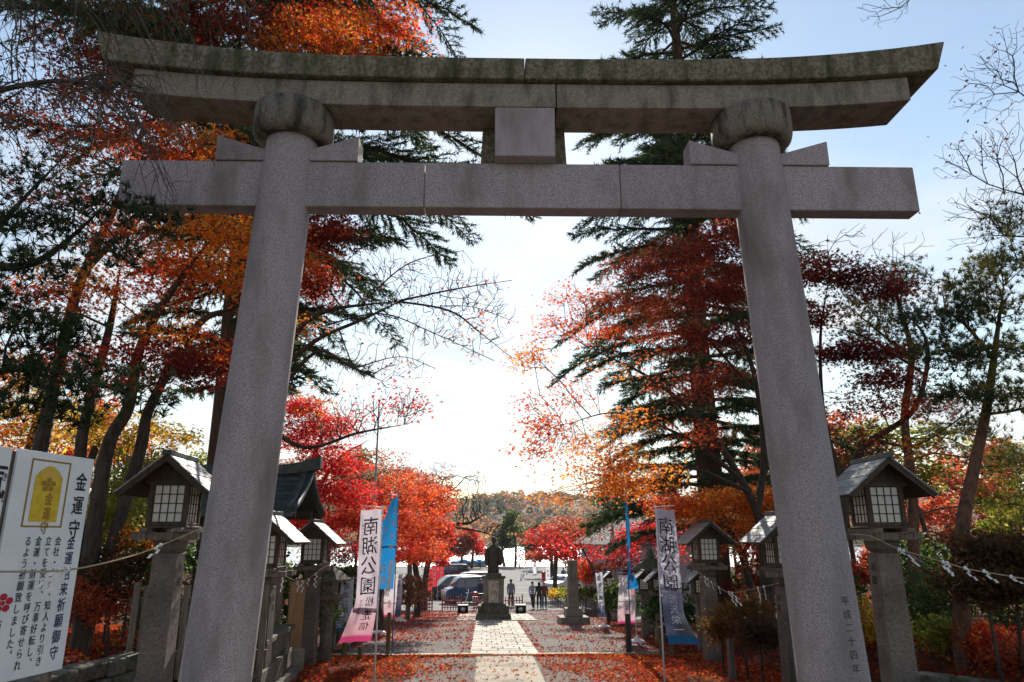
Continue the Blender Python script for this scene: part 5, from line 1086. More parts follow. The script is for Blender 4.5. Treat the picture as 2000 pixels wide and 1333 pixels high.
tree('maple_tree', 'tall dark red maple filling the upper left behind the gate beam', [[(75, 890, 16, .26), (110, 740, 16, .22), (160, 560, 15.6, .17), (230, 380, 15.4, .12), (300, 180, 15, .08)], [(175, 520, 15.6, .13), (300, 400, 15.4, .10), (430, 260, 15, .07), (600, 90, 15, .05)]],
     [(330, 40, 14.5, 1.8, 1.5, .8, 80, 'darkred'), (180, 130, 14.5, 1.6, 1.4, .8, 75, 'darkred'), (120, 270, 14.5, 1.4, 1.4, .7, 45, 'rust'), (250, 290, 14.5, 1.5, 1.4, .7, 60, 'rust'), (230, 200, 14.5, 1.4, 1.2, .7, 60, 'rust'), (410, 290, 14.6, 1.0, 1.2, .5, 55, 'orange'), (340, 300, 14.6, .8, 1, .5, 40, 'redorange'), (480, 60, 14.8, 1.4, 1.3, .7, 65, 'darkred'), (620, 50, 15, 1.2, 1.2, .6, 75, 'redorange'), (760, 60, 15, 1.1, 1.2, .45, 70, 'redorange'), (690, 85, 15, 1.2, 1.1, .35, 60, 'orange'), (550, 85, 15, .9, 1, .4, 40, 'orange'), (40, 380, 14.5, 1.0, 1.2, .6, 30, 'darkred'), (160, 400, 14.5, 1.1, 1.1, .5, 40, 'rust'), (60, 200, 14.5, 1.0, 1.2, .6, 30, 'darkred')], per=10, leaf=.09)  # darker leaf colours on these lobes stand in for blocked sun
tree('maple_tree', 'golden yellow maple low at the far left behind the orange one', [[(60, 900, 19, .2), (70, 820, 19, .16), (90, 740, 19, .1)], [(180, 900, 19.5, .16, 1), (190, 840, 19.5, .12), (240, 780, 19.5, .08)]],
     [(40, 790, 18.6, 1.4, 1.3, .8, 65, 'yellow'), (120, 830, 18.8, 1.4, 1.2, .7, 60, 'yellow'), (30, 730, 18.6, 1.1, 1.2, .6, 45, 'orange'), (230, 840, 19, 1.3, 1.2, .7, 60, 'yellow'), (20, 850, 18.6, 1.0, 1, .6, 40, 'orange'), (320, 850, 19.4, 1.0, 1.0, .5, 35, 'yellow')], per=13, leaf=.10, shape='maple')
tree('half_bare_maple', 'half bare maple behind the left pillar, twiggy limbs stretching over the sky', [[(505, 1000, 17, .22), (515, 800, 17, .18), (555, 690, 17, .14), (620, 610, 16.8, .10), (780, 588, 16.5, .055)], [(530, 740, 17, .12), (620, 665, 16.8, .085), (700, 625, 16.6, .06), (800, 580, 16.4, .04)], [(770, 588, 16.5, .05), (880, 600, 16.2, .04), (945, 645, 16, .025), (1000, 700, 15.9, .01)], [(780, 588, 16.5, .05), (890, 562, 16.2, .03), (1000, 548, 16, .01)], [(690, 628, 16.6, .04), (640, 540, 16.6, .03), (720, 470, 16.5, .01)], [(620, 640, 16.8, .04), (740, 625, 16.4, .03), (850, 650, 16.1, .02), (965, 705, 15.9, .008)], [(700, 600, 16.6, .035), (800, 520, 16.3, .025), (905, 490, 16, .008)], [(860, 598, 16.2, .025), (930, 600, 16, .015), (995, 625, 15.9, .006)], [(690, 720, 16.5, .03), (780, 700, 16.2, .015), (850, 720, 16, .006)], [(520, 800, 17, .11), (610, 690, 16.8, .07), (690, 720, 16.5, .05), (745, 745, 16.4, .03)], [(515, 830, 17, .10), (600, 880, 16.6, .07), (700, 855, 16.4, .05), (790, 830, 16.2, .035)]],
     [(850, 560, 16.2, 1.7, 1.2, .75, 330, 'rust', .05), (930, 620, 16, 1.0, 1.0, 1.0, 330, 'rust', .15), (800, 650, 16.2, 1.3, .9, .5, 140, 'rust', .05), (780, 720, 16.1, .9, .8, .3, 60, 'rust', .3), (740, 530, 16.4, 1.2, 1.0, .6, 160, 'rust', .1), (700, 470, 16.6, 1.0, 1, .5, 35, 'rust', .2), (640, 450, 16.6, .8, .9, .45, 60, 'darkred', 16), (610, 530, 16.6, .45, .8, .7, 50, 'redorange', 14), (630, 560, 16.6, .5, .8, .4, 30, 'darkred', 12), (600, 640, 16.6, .4, .7, .4, 18, 'orange', 6),
      (660, 700, 16.4, .9, .8, .35, 30, 'rust', .3), (740, 790, 16, 1.2, .9, .5, 140, 'red', .6), (680, 830, 16, 1.0, .9, .35, 90, 'rust', .3), (800, 790, 16, .6, .7, .5, 90, 'red', .8), (620, 780, 16.4, .7, .8, .5, 35, 'orange', 2), (700, 670, 16.3, 1.0, .8, .3, 25, 'rust', .1)], r0=.0058, leaf=.085, seg=.28, thin=.03, bf=.6, jit=.05)
tree('red_maple', 'vivid scarlet maple glowing behind the pavilion roof and lantern', [[(600, 1090, 23.0, .22), (590, 980, 23.0, .17), (620, 880, 23.0, .11), (650, 810, 22.8, .06)], [(596, 1000, 23.0, .12), (660, 900, 22.8, .08), (720, 860, 22.5, .05)]],
     [(580, 850, 22.4, 1.0, 1.2, .55, 70, 'red'), (640, 830, 22.4, .9, 1.1, .45, 60, 'red'), (600, 800, 22.6, .6, 1, .3, 35, 'red'), (650, 900, 22.2, 1.1, 1.2, .5, 85, 'red'), (600, 940, 22.4, 1.1, 1.2, .6, 85, 'red'), (670, 965, 22.0, 1.2, 1.2, .5, 90, 'red'), (640, 1020, 22.0, 1.3, 1.2, .5, 85, 'red'), (580, 1010, 22.2, .9, 1, .5, 50, 'red'), (700, 1010, 22.0, .9, 1, .4, 50, 'redorange'), (560, 790, 22.8, .7, 1, .4, 30, 'red'), (650, 1080, 22.4, 1.0, 1, .35, 40, 'darkred')], per=17, leaf=.09)
tree('red_maple', 'orange red maple along the left edge behind the wide blue banner', [[(745, 1160, 27, .24), (750, 1080, 27, .2), (770, 1000, 27, .13), (790, 950, 27, .07)]],
     [(770, 960, 26.6, 1.5, 1.4, .7, 95, 'redorange'), (735, 1010, 26.4, 1.2, 1.3, .6, 60, 'red'), (800, 1020, 26.4, 1.4, 1.3, .7, 75, 'redorange'), (760, 1070, 26.4, 1.4, 1.3, .6, 65, 'red'), (820, 1080, 26.6, 1.1, 1.2, .5, 55, 'redorange'), (710, 940, 26.8, 1.0, 1.2, .6, 45, 'brown', 6), (740, 900, 27, 1.0, 1.2, .5, 40, 'rust', 4)], per=17, leaf=.10)
tree('red_maple', 'deep orange maple leaning over the parked cars on the left', [[(815, 1150, 38, .26), (815, 1090, 38, .22), (825, 1030, 38, .15), (840, 980, 38, .08)]],
     [(840, 980, 37.6, 1.6, 1.5, .9, 90, 'redorange'), (815, 1030, 37.4, 1.7, 1.5, .9, 95, 'redorange'), (850, 1040, 37.4, 1.2, 1.4, .8, 50, 'red'), (820, 1080, 37.4, 1.5, 1.4, .6, 75, 'redorange'), (850, 1090, 37.6, .9, 1.2, .4, 40, 'red'), (800, 930, 38, 1.3, 1.3, .6, 50, 'rust', 5)], per=15, leaf=.115, shape='leaf')
tree('red_maple', 'brownish red maple on the skyline left of the bare cherry', [[(800, 1150, 55, .3), (800, 1050, 55, .24), (810, 980, 55, .14)]],
     [(780, 940, 55, 2.6, 2, 1.1, 90, 'rust'), (830, 950, 55, 2.2, 2, 1.0, 80, 'rust'), (740, 930, 55, 2.2, 2, 1.0, 70, 'brown'), (860, 980, 55, 1.6, 1.8, 1.0, 55, 'redorange'), (700, 925, 55, 2, 2, .8, 45, 'brown')], per=9, leaf=.17, shape='leaf', spread=(.3, .14), seg=.7, r0=.011, thin=.03)
tree('bare_cherry', 'bare dark cherry arching over the parked cars toward the statue', [[(832, 1130, 46, .30), (845, 1075, 46, .26), (880, 1030, 45.6, .19), (915, 1022, 45, .13), (955, 1000, 44.6, .07)], [(848, 1068, 46, .2), (866, 1010, 46, .14), (860, 960, 46, .08), (872, 920, 46, .05)], [(880, 1030, 45.6, .14), (930, 1035, 45, .09), (975, 1050, 44.5, .05)]],
     [(900, 960, 45, 1.5, 1.4, 1.1, 135, 'brown', 0), (945, 980, 44.6, 1.4, 1.2, .9, 150, 'brown', 0), (870, 920, 46, 1.1, 1.2, .7, 82, 'brown', 0), (965, 1030, 44.4, .9, 1, .7, 105, 'brown', 0), (915, 1010, 45, 1.2, 1, .7, 90, 'brown', 0), (985, 1000, 44.4, .5, .8, .6, 45, 'brown', 0), (850, 950, 46, .9, 1, .9, 60, 'brown', 0), (930, 930, 45.4, .9, 1, .5, 52, 'brown', 0)], r0=.0125, seg=.45, bark='bark')
# near pine at the far left edge: trunk stands outside the frame
tree('pine_tree', 'dark pine at the left edge, needle boughs over the sky and the gate end', [[(-260, 1200, 8.0, .20), (-200, 900, 8.0, .18), (-140, 650, 8.0, .14), (-60, 540, 7.9, .10), (60, 500, 7.8, .07), (210, 400, 7.6, .035)], [(-170, 760, 8, .10), (-40, 720, 7.8, .07), (110, 730, 7.6, .045), (250, 770, 7.5, .02)], [(-120, 620, 8, .08), (0, 420, 7.9, .05), (130, 300, 7.8, .02)]],
     [(60, 440, 7.6, .55, .5, .18, 26, 'pine'), (170, 390, 7.5, .5, .45, .18, 26, 'pine'), (300, 430, 7.35, .28, .3, .12, 13, 'pine'), (110, 520, 7.6, .5, .5, .15, 20, 'pine'), (30, 610, 7.6, .5, .5, .2, 24, 'pine'), (110, 650, 7.5, .45, .5, .16, 24, 'pine'), (60, 710, 7.5, .6, .5, .18, 32, 'pine'), (170, 740, 7.4, .5, .4, .12, 24, 'pine'), (260, 770, 7.3, .3, .3, .1, 10, 'pine'), (30, 790, 7.5, .5, .5, .12, 16, 'pine'), (230, 500, 7.4, .3, .35, .15, 9, 'pine'), (20, 330, 7.8, .35, .4, .25, 10, 'pine'), (110, 800, 7.5, .5, .4, .12, 16, 'pine')], bark='bark', leaf=.13, per=1.7, tuft=15, spread=(.12, .09), seg=.25, r0=.006, thin=.02)
# ---- right side
tree('dark_red_maple', 'dark red maple right of the path, thin orange sprays reaching over the sky', [[(1490, 1120, 18, .24), (1478, 1010, 18, .20), (1440, 920, 17.8, .15), (1370, 830, 17.5, .11), (1270, 740, 17.2, .07), (1150, 680, 17, .035)], [(1478, 1000, 18, .17), (1490, 880, 18, .13), (1465, 740, 17.8, .10), (1430, 600, 17.6, .07), (1400, 480, 17.4, .04)], [(1440, 930, 17.8, .10), (1340, 860, 17.2, .07), (1220, 810, 16.8, .04), (1100, 830, 16.6, .02)], [(1460, 960, 17.8, .09), (1360, 925, 17.2, .06), (1250, 910, 16.8, .035)], [(1470, 760, 17.8, .07), (1360, 640, 17.4, .05), (1240, 560, 17.2, .025)]],
     [(1410, 480, 17.2, 1.1, 1.3, .6, 80, 'darkred', 17), (1320, 510, 17.2, 1.1, 1.2, .5, 75, 'darkred', 13), (1440, 560, 17.2, .9, 1.2, .5, 60, 'darkred', 17), (1370, 580, 17.2, 1.1, 1.2, .4, 65, 'darkred', 12), (1250, 530, 17.2, .8, 1, .35, 45, 'darkred', 12), (1260, 600, 17, 1.1, 1, .35, 65, 'rust', 10), (1180, 590, 16.9, .9, 1, .35, 45, 'rust', 9), (1110, 580, 16.8, .6, .8, .25, 22, 'redorange', 4), (1090, 640, 16.6, .8, .8, .3, 40, 'redorange', 6), (1170, 650, 16.8, .8, .9, .3, 40, 'redorange', 6), (1040, 700, 16.4, .5, .7, .3, 34, 'orange', 6), (1110, 770, 16.4, .9, .8, .4, 45, 'redorange', 3), (1060, 830, 16.2, .7, .7, .4, 50, 'redorange', 6), (1050, 880, 16.2, .6, .7, .35, 40, 'redorange', 3.5), (1130, 860, 16.3, .7, .8, .4, 40, 'orange', 3), (1200, 720, 16.8, 1.0, .9, .35, 35, 'orange', 1.5), (1230, 830, 16.6, .9, .9, .45, 40, 'orange', 6), (1190, 890, 16.3, .9, .8, .4, 50, 'orange', 9), (1300, 700, 17, 1.0, .9, .35, 30, 'rust', 2.5), (1350, 660, 17.2, 1.0, 1, .35, 50, 'darkred', 12), (1330, 760, 17.0, 1.0, .9, .4, 45, 'rust', 8), (1400, 740, 17.2, .8, .9, .4, 40, 'darkred', 9), (1290, 640, 17.0, .9, .9, .3, 45, 'rust', 9), (1370, 850, 17.0, .9, .8, .35, 35, 'redorange', 6), (1440, 660, 17.2, .8, 1, .35, 40, 'wine', 9), (1150, 930, 16.2, .8, .8, .3, 45, 'orange', 6), (1080, 975, 16, .6, .7, .22, 22, 'orange', 4), (1220, 950, 16.2, .8, .8, .3, 50, 'orange', 12), (1290, 930, 16.4, .7, .7, .3, 30, 'orange', 5), (1040, 780, 16.2, .4, .6, .3, 18, 'redorange', 3)], leaf=.078, seg=.3, r0=.0052, per=6, bf=.6, jit=.05, thin=.018)
tree('orange_maple', 'orange maple hanging low above the lanterns right of the path', [[(1470, 1180, 19.5, .18), (1450, 1080, 19.4, .14), (1400, 1020, 19.2, .09), (1330, 985, 19, .04)], [(1452, 1080, 19.4, .10), (1480, 1020, 19.4, .07), (1470, 970, 19.3, .03)]],
     [(1420, 975, 19, 1.2, 1.1, .35, 80, 'orange'), (1350, 1000, 18.8, 1.0, 1, .35, 65, 'orange'), (1470, 1020, 19, .9, 1, .35, 50, 'orange'), (1310, 985, 18.8, .7, .9, .3, 40, 'redorange'), (1490, 970, 19.2, .7, .9, .3, 40, 'orange'), (1440, 1060, 19, .9, .8, .35, 35, 'redorange', 6), (1500, 1080, 18.5, .8, .8, .4, 30, 'orange', 6)], per=14, leaf=.085)
tree('pink_maple', 'pinkish crimson maple beside the lilac grey house on the right', [[(1290, 1200, 31, .16), (1280, 1120, 31, .12), (1260, 1060, 31, .07)]], [(1250, 1045, 30.6, 1.0, 1, .5, 60, 'red'), (1230, 1085, 30.6, .8, 1, .4, 35, 'red', 8), (1290, 1030, 30.6, .9, 1, .4, 40, 'red'), (1210, 1105, 30.6, .6, .8, .3, 20, 'darkred', 8), (1310, 1080, 30.6, .7, .8, .4, 30, 'red', 8)], per=12, leaf=.10, shape='leaf')
tree('red_maple', 'far crimson maple right of the lakeside pine', [[(1085, 1130, 60, .3), (1088, 1080, 60, .24), (1100, 1040, 60, .14)]], [(1070, 1050, 60, 2.0, 2, .9, 75, 'red', 8), (1110, 1030, 60, 2.2, 2, .9, 80, 'rust'), (1140, 1055, 59, 1.8, 2, .8, 65, 'red', 9), (1090, 1075, 59, 1.8, 1.8, .6, 60, 'red', 9), (1045, 1050, 60, 1.3, 1.8, .5, 35, 'rust', 4), (1120, 1090, 59, 1.4, 1.6, .5, 45, 'red')], per=9, leaf=.17, shape='leaf', spread=(.3, .12), seg=.7, r0=.011, thin=.03)
tree('bare_plum', 'small bare gnarled tree with red rags of leaves behind the marker stone', [[(1185, 1195, 33, .15), (1165, 1130, 33, .12), (1145, 1085, 33, .08), (1130, 1050, 33, .04)], [(1172, 1140, 33, .08), (1190, 1080, 33, .06), (1195, 1030, 33, .03)]], [(1135, 1045, 32.8, .9, 1, .6, 65, 'rust', 1.5), (1180, 1030, 32.8, .9, 1, .6, 60, 'darkred', 1.5), (1100, 1060, 32.8, .8, 1, .5, 45, 'red', 3), (1160, 1080, 32.8, .8, 1, .4, 40, 'red', 3)], r0=.006, leaf=.11, shape='leaf')
tree('red_pine', 'tall red barked pine with a leaning trunk at the right edge', [[(1882, 1240, 11.5, .21), (1872, 1050, 11.5, .18), (1890, 920, 11.5, .15), (1932, 800, 11.4, .12), (1942, 690, 11.3, .08), (1960, 560, 11.2, .05)], [(1940, 700, 11.3, .06), (1880, 640, 11, .04), (1830, 600, 10.8, .02)], [(1925, 810, 11.4, .05), (1990, 800, 11, .035), (2060, 780, 10.8, .02)]],
     [(1890, 560, 10.9, .7, .6, .16, 42, 'pinegold'), (1960, 510, 11, .6, .6, .2, 40, 'pinegold'), (1850, 620, 10.8, .6, .5, .14, 36, 'pine'), (1950, 600, 10.9, .6, .6, .18, 40, 'pinegold'), (1900, 690, 11, .6, .5, .14, 36, 'pinegold'), (1980, 680, 10.9, .5, .5, .14, 30, 'pinegold'), (1985, 430, 11, .5, .5, .25, 26, 'pinegold'), (1850, 700, 10.9, .5, .5, .12, 24, 'pine'), (1990, 780, 10.8, .5, .5, .14, 26, 'pinegold'), (1920, 760, 11, .6, .5, .12, 26, 'pinegold'), (1860, 770, 11, .5, .5, .12, 16, 'pine')], bark='bark_pine', leaf=.13, per=1.9, tuft=14, spread=(.16, .13), seg=.3, thin=.02, r0=.006)
tree('pine_tree', 'gold tinged pine behind the dark red sprays right of the pillar', [[(1785, 1130, 17, .22), (1778, 950, 17, .18), (1765, 820, 17, .15), (1785, 690, 17, .12), (1760, 590, 17, .07), (1745, 540, 17, .04)], [(1780, 700, 17, .07), (1700, 640, 16.8, .04), (1660, 600, 16.8, .02)]],
     [(1745, 545, 16.8, .8, .8, .2, 44, 'pinegold'), (1700, 590, 16.7, .9, .8, .18, 44, 'pinegold'), (1770, 620, 16.6, .8, .8, .18, 40, 'pine'), (1690, 650, 16.6, .8, .8, .16, 36, 'pinegold'), (1800, 680, 16.6, .7, .8, .18, 34, 'pine'), (1740, 700, 16.6, .8, .8, .16, 32, 'pinegold'), (1830, 780, 16.6, .8, .8, .2, 30, 'pinegold'), (1690, 860, 16.8, .5, .6, .2, 16, 'pine'), (1880, 840, 16.6, 1.0, .8, .25, 44, 'pinegold'), (1960, 900, 16.6, 1.2, .8, .3, 60, 'pinegold'), (1970, 980, 16.6, 1.1, .8, .3, 44, 'ygreen')], bark='bark_pine', leaf=.15, per=2.2, tuft=14, spread=(.22, .17), seg=.4, thin=.02, r0=.007)
tree('dark_red_maple', 'wine dark maple between the right pillar and the pines, curling limbs', [[(1640, 1130, 14, .17), (1650, 960, 14, .14), (1690, 870, 14, .11), (1780, 800, 13.8, .08), (1800, 680, 13.8, .06), (1760, 600, 13.6, .04)], [(1650, 950, 14, .10), (1610, 820, 13.8, .07), (1600, 660, 13.8, .05), (1620, 540, 13.6, .025)], [(1790, 720, 13.8, .05), (1690, 660, 13.6, .04), (1630, 640, 13.6, .02)], [(1700, 860, 14, .06), (1800, 850, 13.6, .04), (1900, 800, 13.4, .02)]],
     [(1600, 525, 13.6, .5, .7, .25, 50, 'darkred'), (1660, 545, 13.6, .6, .7, .22, 55, 'wine'), (1730, 570, 13.6, .6, .7, .22, 45, 'wine'), (1590, 620, 13.6, .4, .7, .3, 34, 'wine'), (1690, 690, 13.4, .7, .7, .2, 50, 'wine'), (1740, 740, 13.4, .7, .7, .22, 50, 'darkred'), (1640, 690, 13.5, .5, .7, .16, 34, 'wine'), (1700, 790, 13.4, .6, .7, .2, 30, 'darkred', 6), (1770, 800, 13.3, .6, .7, .22, 32, 'redorange', 5), (1830, 790, 13.3, .6, .7, .25, 35, 'rust', 4), (1680, 850, 13.4, .6, .7, .3, 35, 'redorange', 1.5), (1780, 880, 13.3, .7, .7, .3, 35, 'orange', 3), (1860, 880, 13.2, .7, .7, .4, 35, 'orange', 3), (1650, 770, 13.6, .5, .7, .3, 26, 'wine', 2), (1740, 480, 13.8, .9, .7, .4, 45, 'wine', 0), (1650, 460, 13.8, .6, .6, .3, 25, 'wine', 0)], leaf=.075, per=13, seg=.28, r0=.0045)
tree('bare_tree', 'bare twiggy tree reaching in from the right edge against blue sky', [[(2330, 1200, 10, .22), (2280, 700, 10, .17), (2200, 480, 9.8, .12), (2080, 400, 9.6, .06), (1960, 370, 9.5, .025)], [(2220, 520, 9.8, .10), (2100, 260, 9.6, .06), (1990, 180, 9.5, .03)], [(2230, 560, 9.8, .08), (2090, 480, 9.6, .05), (1960, 460, 9.5, .02)], [(2200, 470, 9.8, .1), (2120, 100, 9.5, .06), (1960, -40, 9.4, .04), (1800, -30, 9.3, .02)]],
     [(1930, 170, 9.4, .6, .6, .5, 154, 'brown', .12), (1890, 300, 9.4, .45, .6, .35, 121, 'brown', .12), (1920, 400, 9.4, .6, .6, .3, 132, 'brown', .1), (1970, 270, 9.4, .4, .5, .5, 99, 'brown', .1), (1930, 470, 9.4, .6, .5, .25, 88, 'brown', .05), (1730, 15, 9.2, .5, .4, .22, 70, 'brown', 0), (1960, 90, 9.4, .4, .5, .3, 55, 'brown', .1), (1990, 380, 9.4, .3, .5, .5, 66, 'brown', 0)], bark='bark', leaf=.05, shape='leaf', r0=.0030, seg=.18, thin=.01, jit=.09)
# ---- far lakeside trees
def lake_tree(label, name, px, yb, yt, Y, wdt, pal, dens, bark='bark', per=8):
    h = (yb - yt) / 1389 * Y; lb = []
    for k in range(7):
        f = k / 6; lb.append((px + rnd.uniform(-1, 1) * wdt * (1 - f * .6), yb + (yt - yb) * (.42 + .56 * f), Y + rnd.uniform(-1, 1), wdt / 1389 * Y * (.8 - .45 * f), 1.5, h * .075, dens, pal, per))
    return tree(name, label, [[(px, yb, Y, .42), (px + rnd.uniform(-4, 4), yb + (yt - yb) * .4, Y, .33), (px + rnd.uniform(-5, 5), yb + (yt - yb) * .75, Y, .2), (px, yt + 5, Y, .06)]], lb, bark=bark, leaf=.42, shape='leaf', spread=(.55, .22), seg=1.2, r0=.02, thin=.07, bias=.6)
lake_tree('tall lakeside pine right of the statue, dark trunk on the shore', 'lakeside_pine', 1006, 1107, 1003, 134, 30, 'green', 17, per=6)
lake_tree('dark pine on the shore just left of the tall lakeside pine', 'lakeside_pine', 984, 1106, 1030, 136, 20, 'pine', 14, per=6)
lake_tree('dark lakeside pine right of the far white banner', 'lakeside_pine', 1046, 1112, 1030, 118, 22, 'pine', 12)
lake_tree('thin reddish tree at the lake above the blue boats', 'lakeside_tree', 873, 1108, 1045, 126, 22, 'brown', 16)
lake_tree('second thin reddish tree at the lake, over the boats', 'lakeside_tree', 899, 1108, 1045, 126, 24, 'rust', 18)
lake_tree('slim red tree at the lake shore left of the bare cherry limbs', 'lakeside_tree', 922, 1108, 1038, 128, 18, 'red', 14)
lake_tree('thick dark trunked tree right of the red post box', 'lakeside_tree', 1078, 1125, 1035, 92, 30, 'rust', 20)
# ---- weeping cherry twigs hanging into the upper left corner
tw = empty('weeping_cherry', (-6.4, 5.6, gz1(-6.4, 5.6)), 0, 'bare weeping cherry, hanging twigs in front of the gate end upper left', 'tree'); bse = np.array([-6.4, 5.6, 0.0])
pos, par, rad = [], [], []
def chain(pts, ra, rb, prev=-1):
    for k, p in enumerate(pts): pos.append(np.array(p, float)); par.append(prev); rad.append(ra + (rb - ra) * k / max(1, len(pts) - 1)); prev = len(pos) - 1
    return prev
limb_pts = []
for t_ in ([(-6.4, 5.6, -.3), (-6.3, 5.6, 3), (-6.0, 5.7, 5.4), (-5.2, 5.8, 6.9), (-4.2, 5.9, 7.4), (-3.0, 5.9, 7.5)], [(-6.0, 5.7, 5.2), (-5.2, 5.4, 6.2), (-4.2, 5.3, 6.6), (-3.1, 5.4, 6.55)], [(-6.1, 5.7, 4.8), (-5.3, 6.1, 5.5), (-4.4, 6.2, 5.9), (-3.6, 6.1, 5.8)], [(-4.6, 5.85, 7.2), (-3.6, 5.2, 7.1), (-2.4, 5.0, 7.0)]):
    q = smooth_path(t_, 8); chain(q, .10 if t_[0][2] < 0 else .05, .012); limb_pts += [p for p in q if p[2] > 5.4]
limb_pts = np.array(limb_pts)
for k in range(260):
    p = limb_pts[rng.integers(len(limb_pts))] + rng.normal(0, .05, 3); L_ = rng.uniform(.5, 2.1); n = max(6, int(L_ / .09)); d = np.array([rng.normal(.25, .3), rng.normal(0, .25), rng.uniform(-.1, .25)]); q = [p]
    for i in range(n):
        d = d * .93 + np.array([rng.normal(.0, .075), rng.normal(0, .06), -.085]); d /= np.linalg.norm(d); q.append(q[-1] + d * L_ / n)
    a = len(pos); chain(q, rng.uniform(.006, .012), .0028)
    for i in range(2, n, 2):
        if rng.random() < .6:
            dd = d + rng.normal(0, .55, 3); dd /= np.linalg.norm(dd); s_ = rng.uniform(.08, .32); chain([q[i], q[i] + dd * s_ * .5, q[i] + dd * s_ + np.array([0, 0, -.04])], .0045, .0022)
V, F = limbs(np.array(pos), np.array(par), np.array(rad)); np_mesh('branches', V - bse - np.array([0, 0, gz1(-6.4, 5.6)]), F, 'bark_pale', tw, smooth=True)
# ---- shrubs
def shrub(name, label, px, py, Y, rx, rz, pal, n=60, per=14, leaf=.06, ry=None, shape='leaf'):
    c = W(px, py, Y); g = gz1(c[0], c[1]); yb = 1050 + (1.6 - g) / Y * 1389
    lb = [(px, py, Y, rx, ry or rx * .8, rz, n, pal, per)]
    return tree(name, label, [[(px, min(yb, py + rz / Y * 1389 * 1.2), Y, .035), (px, py + rz / Y * 700, Y, .025)]], lb, leaf=leaf, shape=shape, per=per, spread=(.11, .08), seg=.25, r0=.004, thin=.02, cat='shrub', parts=('stems', 'foliage'), bias=.4)
THICK = [('undergrowth_bush', 'rust coloured bush low behind the right lantern platform', 1680, 1120, 24, 1.3, 1.0, 'rust', 80), ('undergrowth_bush', 'dark green bush right of the lantern post in the wood', 1790, 1115, 22, 1.3, 1.0, 'green', 80), ('undergrowth_bush', 'brown bush in the wood between lantern post and leaning pine', 1840, 1080, 27, 1.6, 1.1, 'brown', 80), ('undergrowth_bush', 'crimson bush in the wood right of the leaning pine trunk', 1930, 1060, 25, 1.5, .9, 'rust', 80), ('undergrowth_bush', 'olive bush in the wood above the clipped shrub', 1990, 1030, 23, 1.3, 1.1, 'ygreen', 80), ('undergrowth_bush', 'dark bush in the wood just behind the right pillar foot', 1600, 1160, 21, 1.2, .9, 'green', 80), ('undergrowth_bush', 'reddish bush left of the right pillar under the orange maple', 1500, 1130, 26, 1.5, 1.0, 'darkred', 80), ('undergrowth_bush', 'dark bush under the cedar trunk', 1430, 1140, 30, 1.5, 1.0, 'green', 70), ('undergrowth_bush', 'brown bush behind the clipped cloud shrub', 1900, 1140, 19, 1.1, .7, 'bush', 70), ('undergrowth_bush', 'dark bush at the right edge under the clipped shrub', 1985, 1180, 14, .8, .5, 'green', 60), ('undergrowth_bush', 'dark bush beside the leaning pine foot', 1800, 1215, 16, .8, .5, 'green', 60),
         ('undergrowth_bush', 'dark green bush behind the slat fence left of the gate', 300, 1150, 17, 1.1, .8, 'green', 70), ('undergrowth_bush', 'olive bush far behind the amulet signboard', 150, 1040, 20, 1.5, 1.1, 'ygreen', 80), ('undergrowth_bush', 'dark bush at the left edge behind the signboards', 30, 1080, 18, 1.4, 1.2, 'green', 80), ('undergrowth_bush', 'dark bush behind the left pillar', 450, 1100, 20, 1.4, 1.0, 'green', 70), ('undergrowth_bush', 'dark bush behind the plinth and the tan board', 560, 1160, 22, 1.1, .9, 'green', 70)]
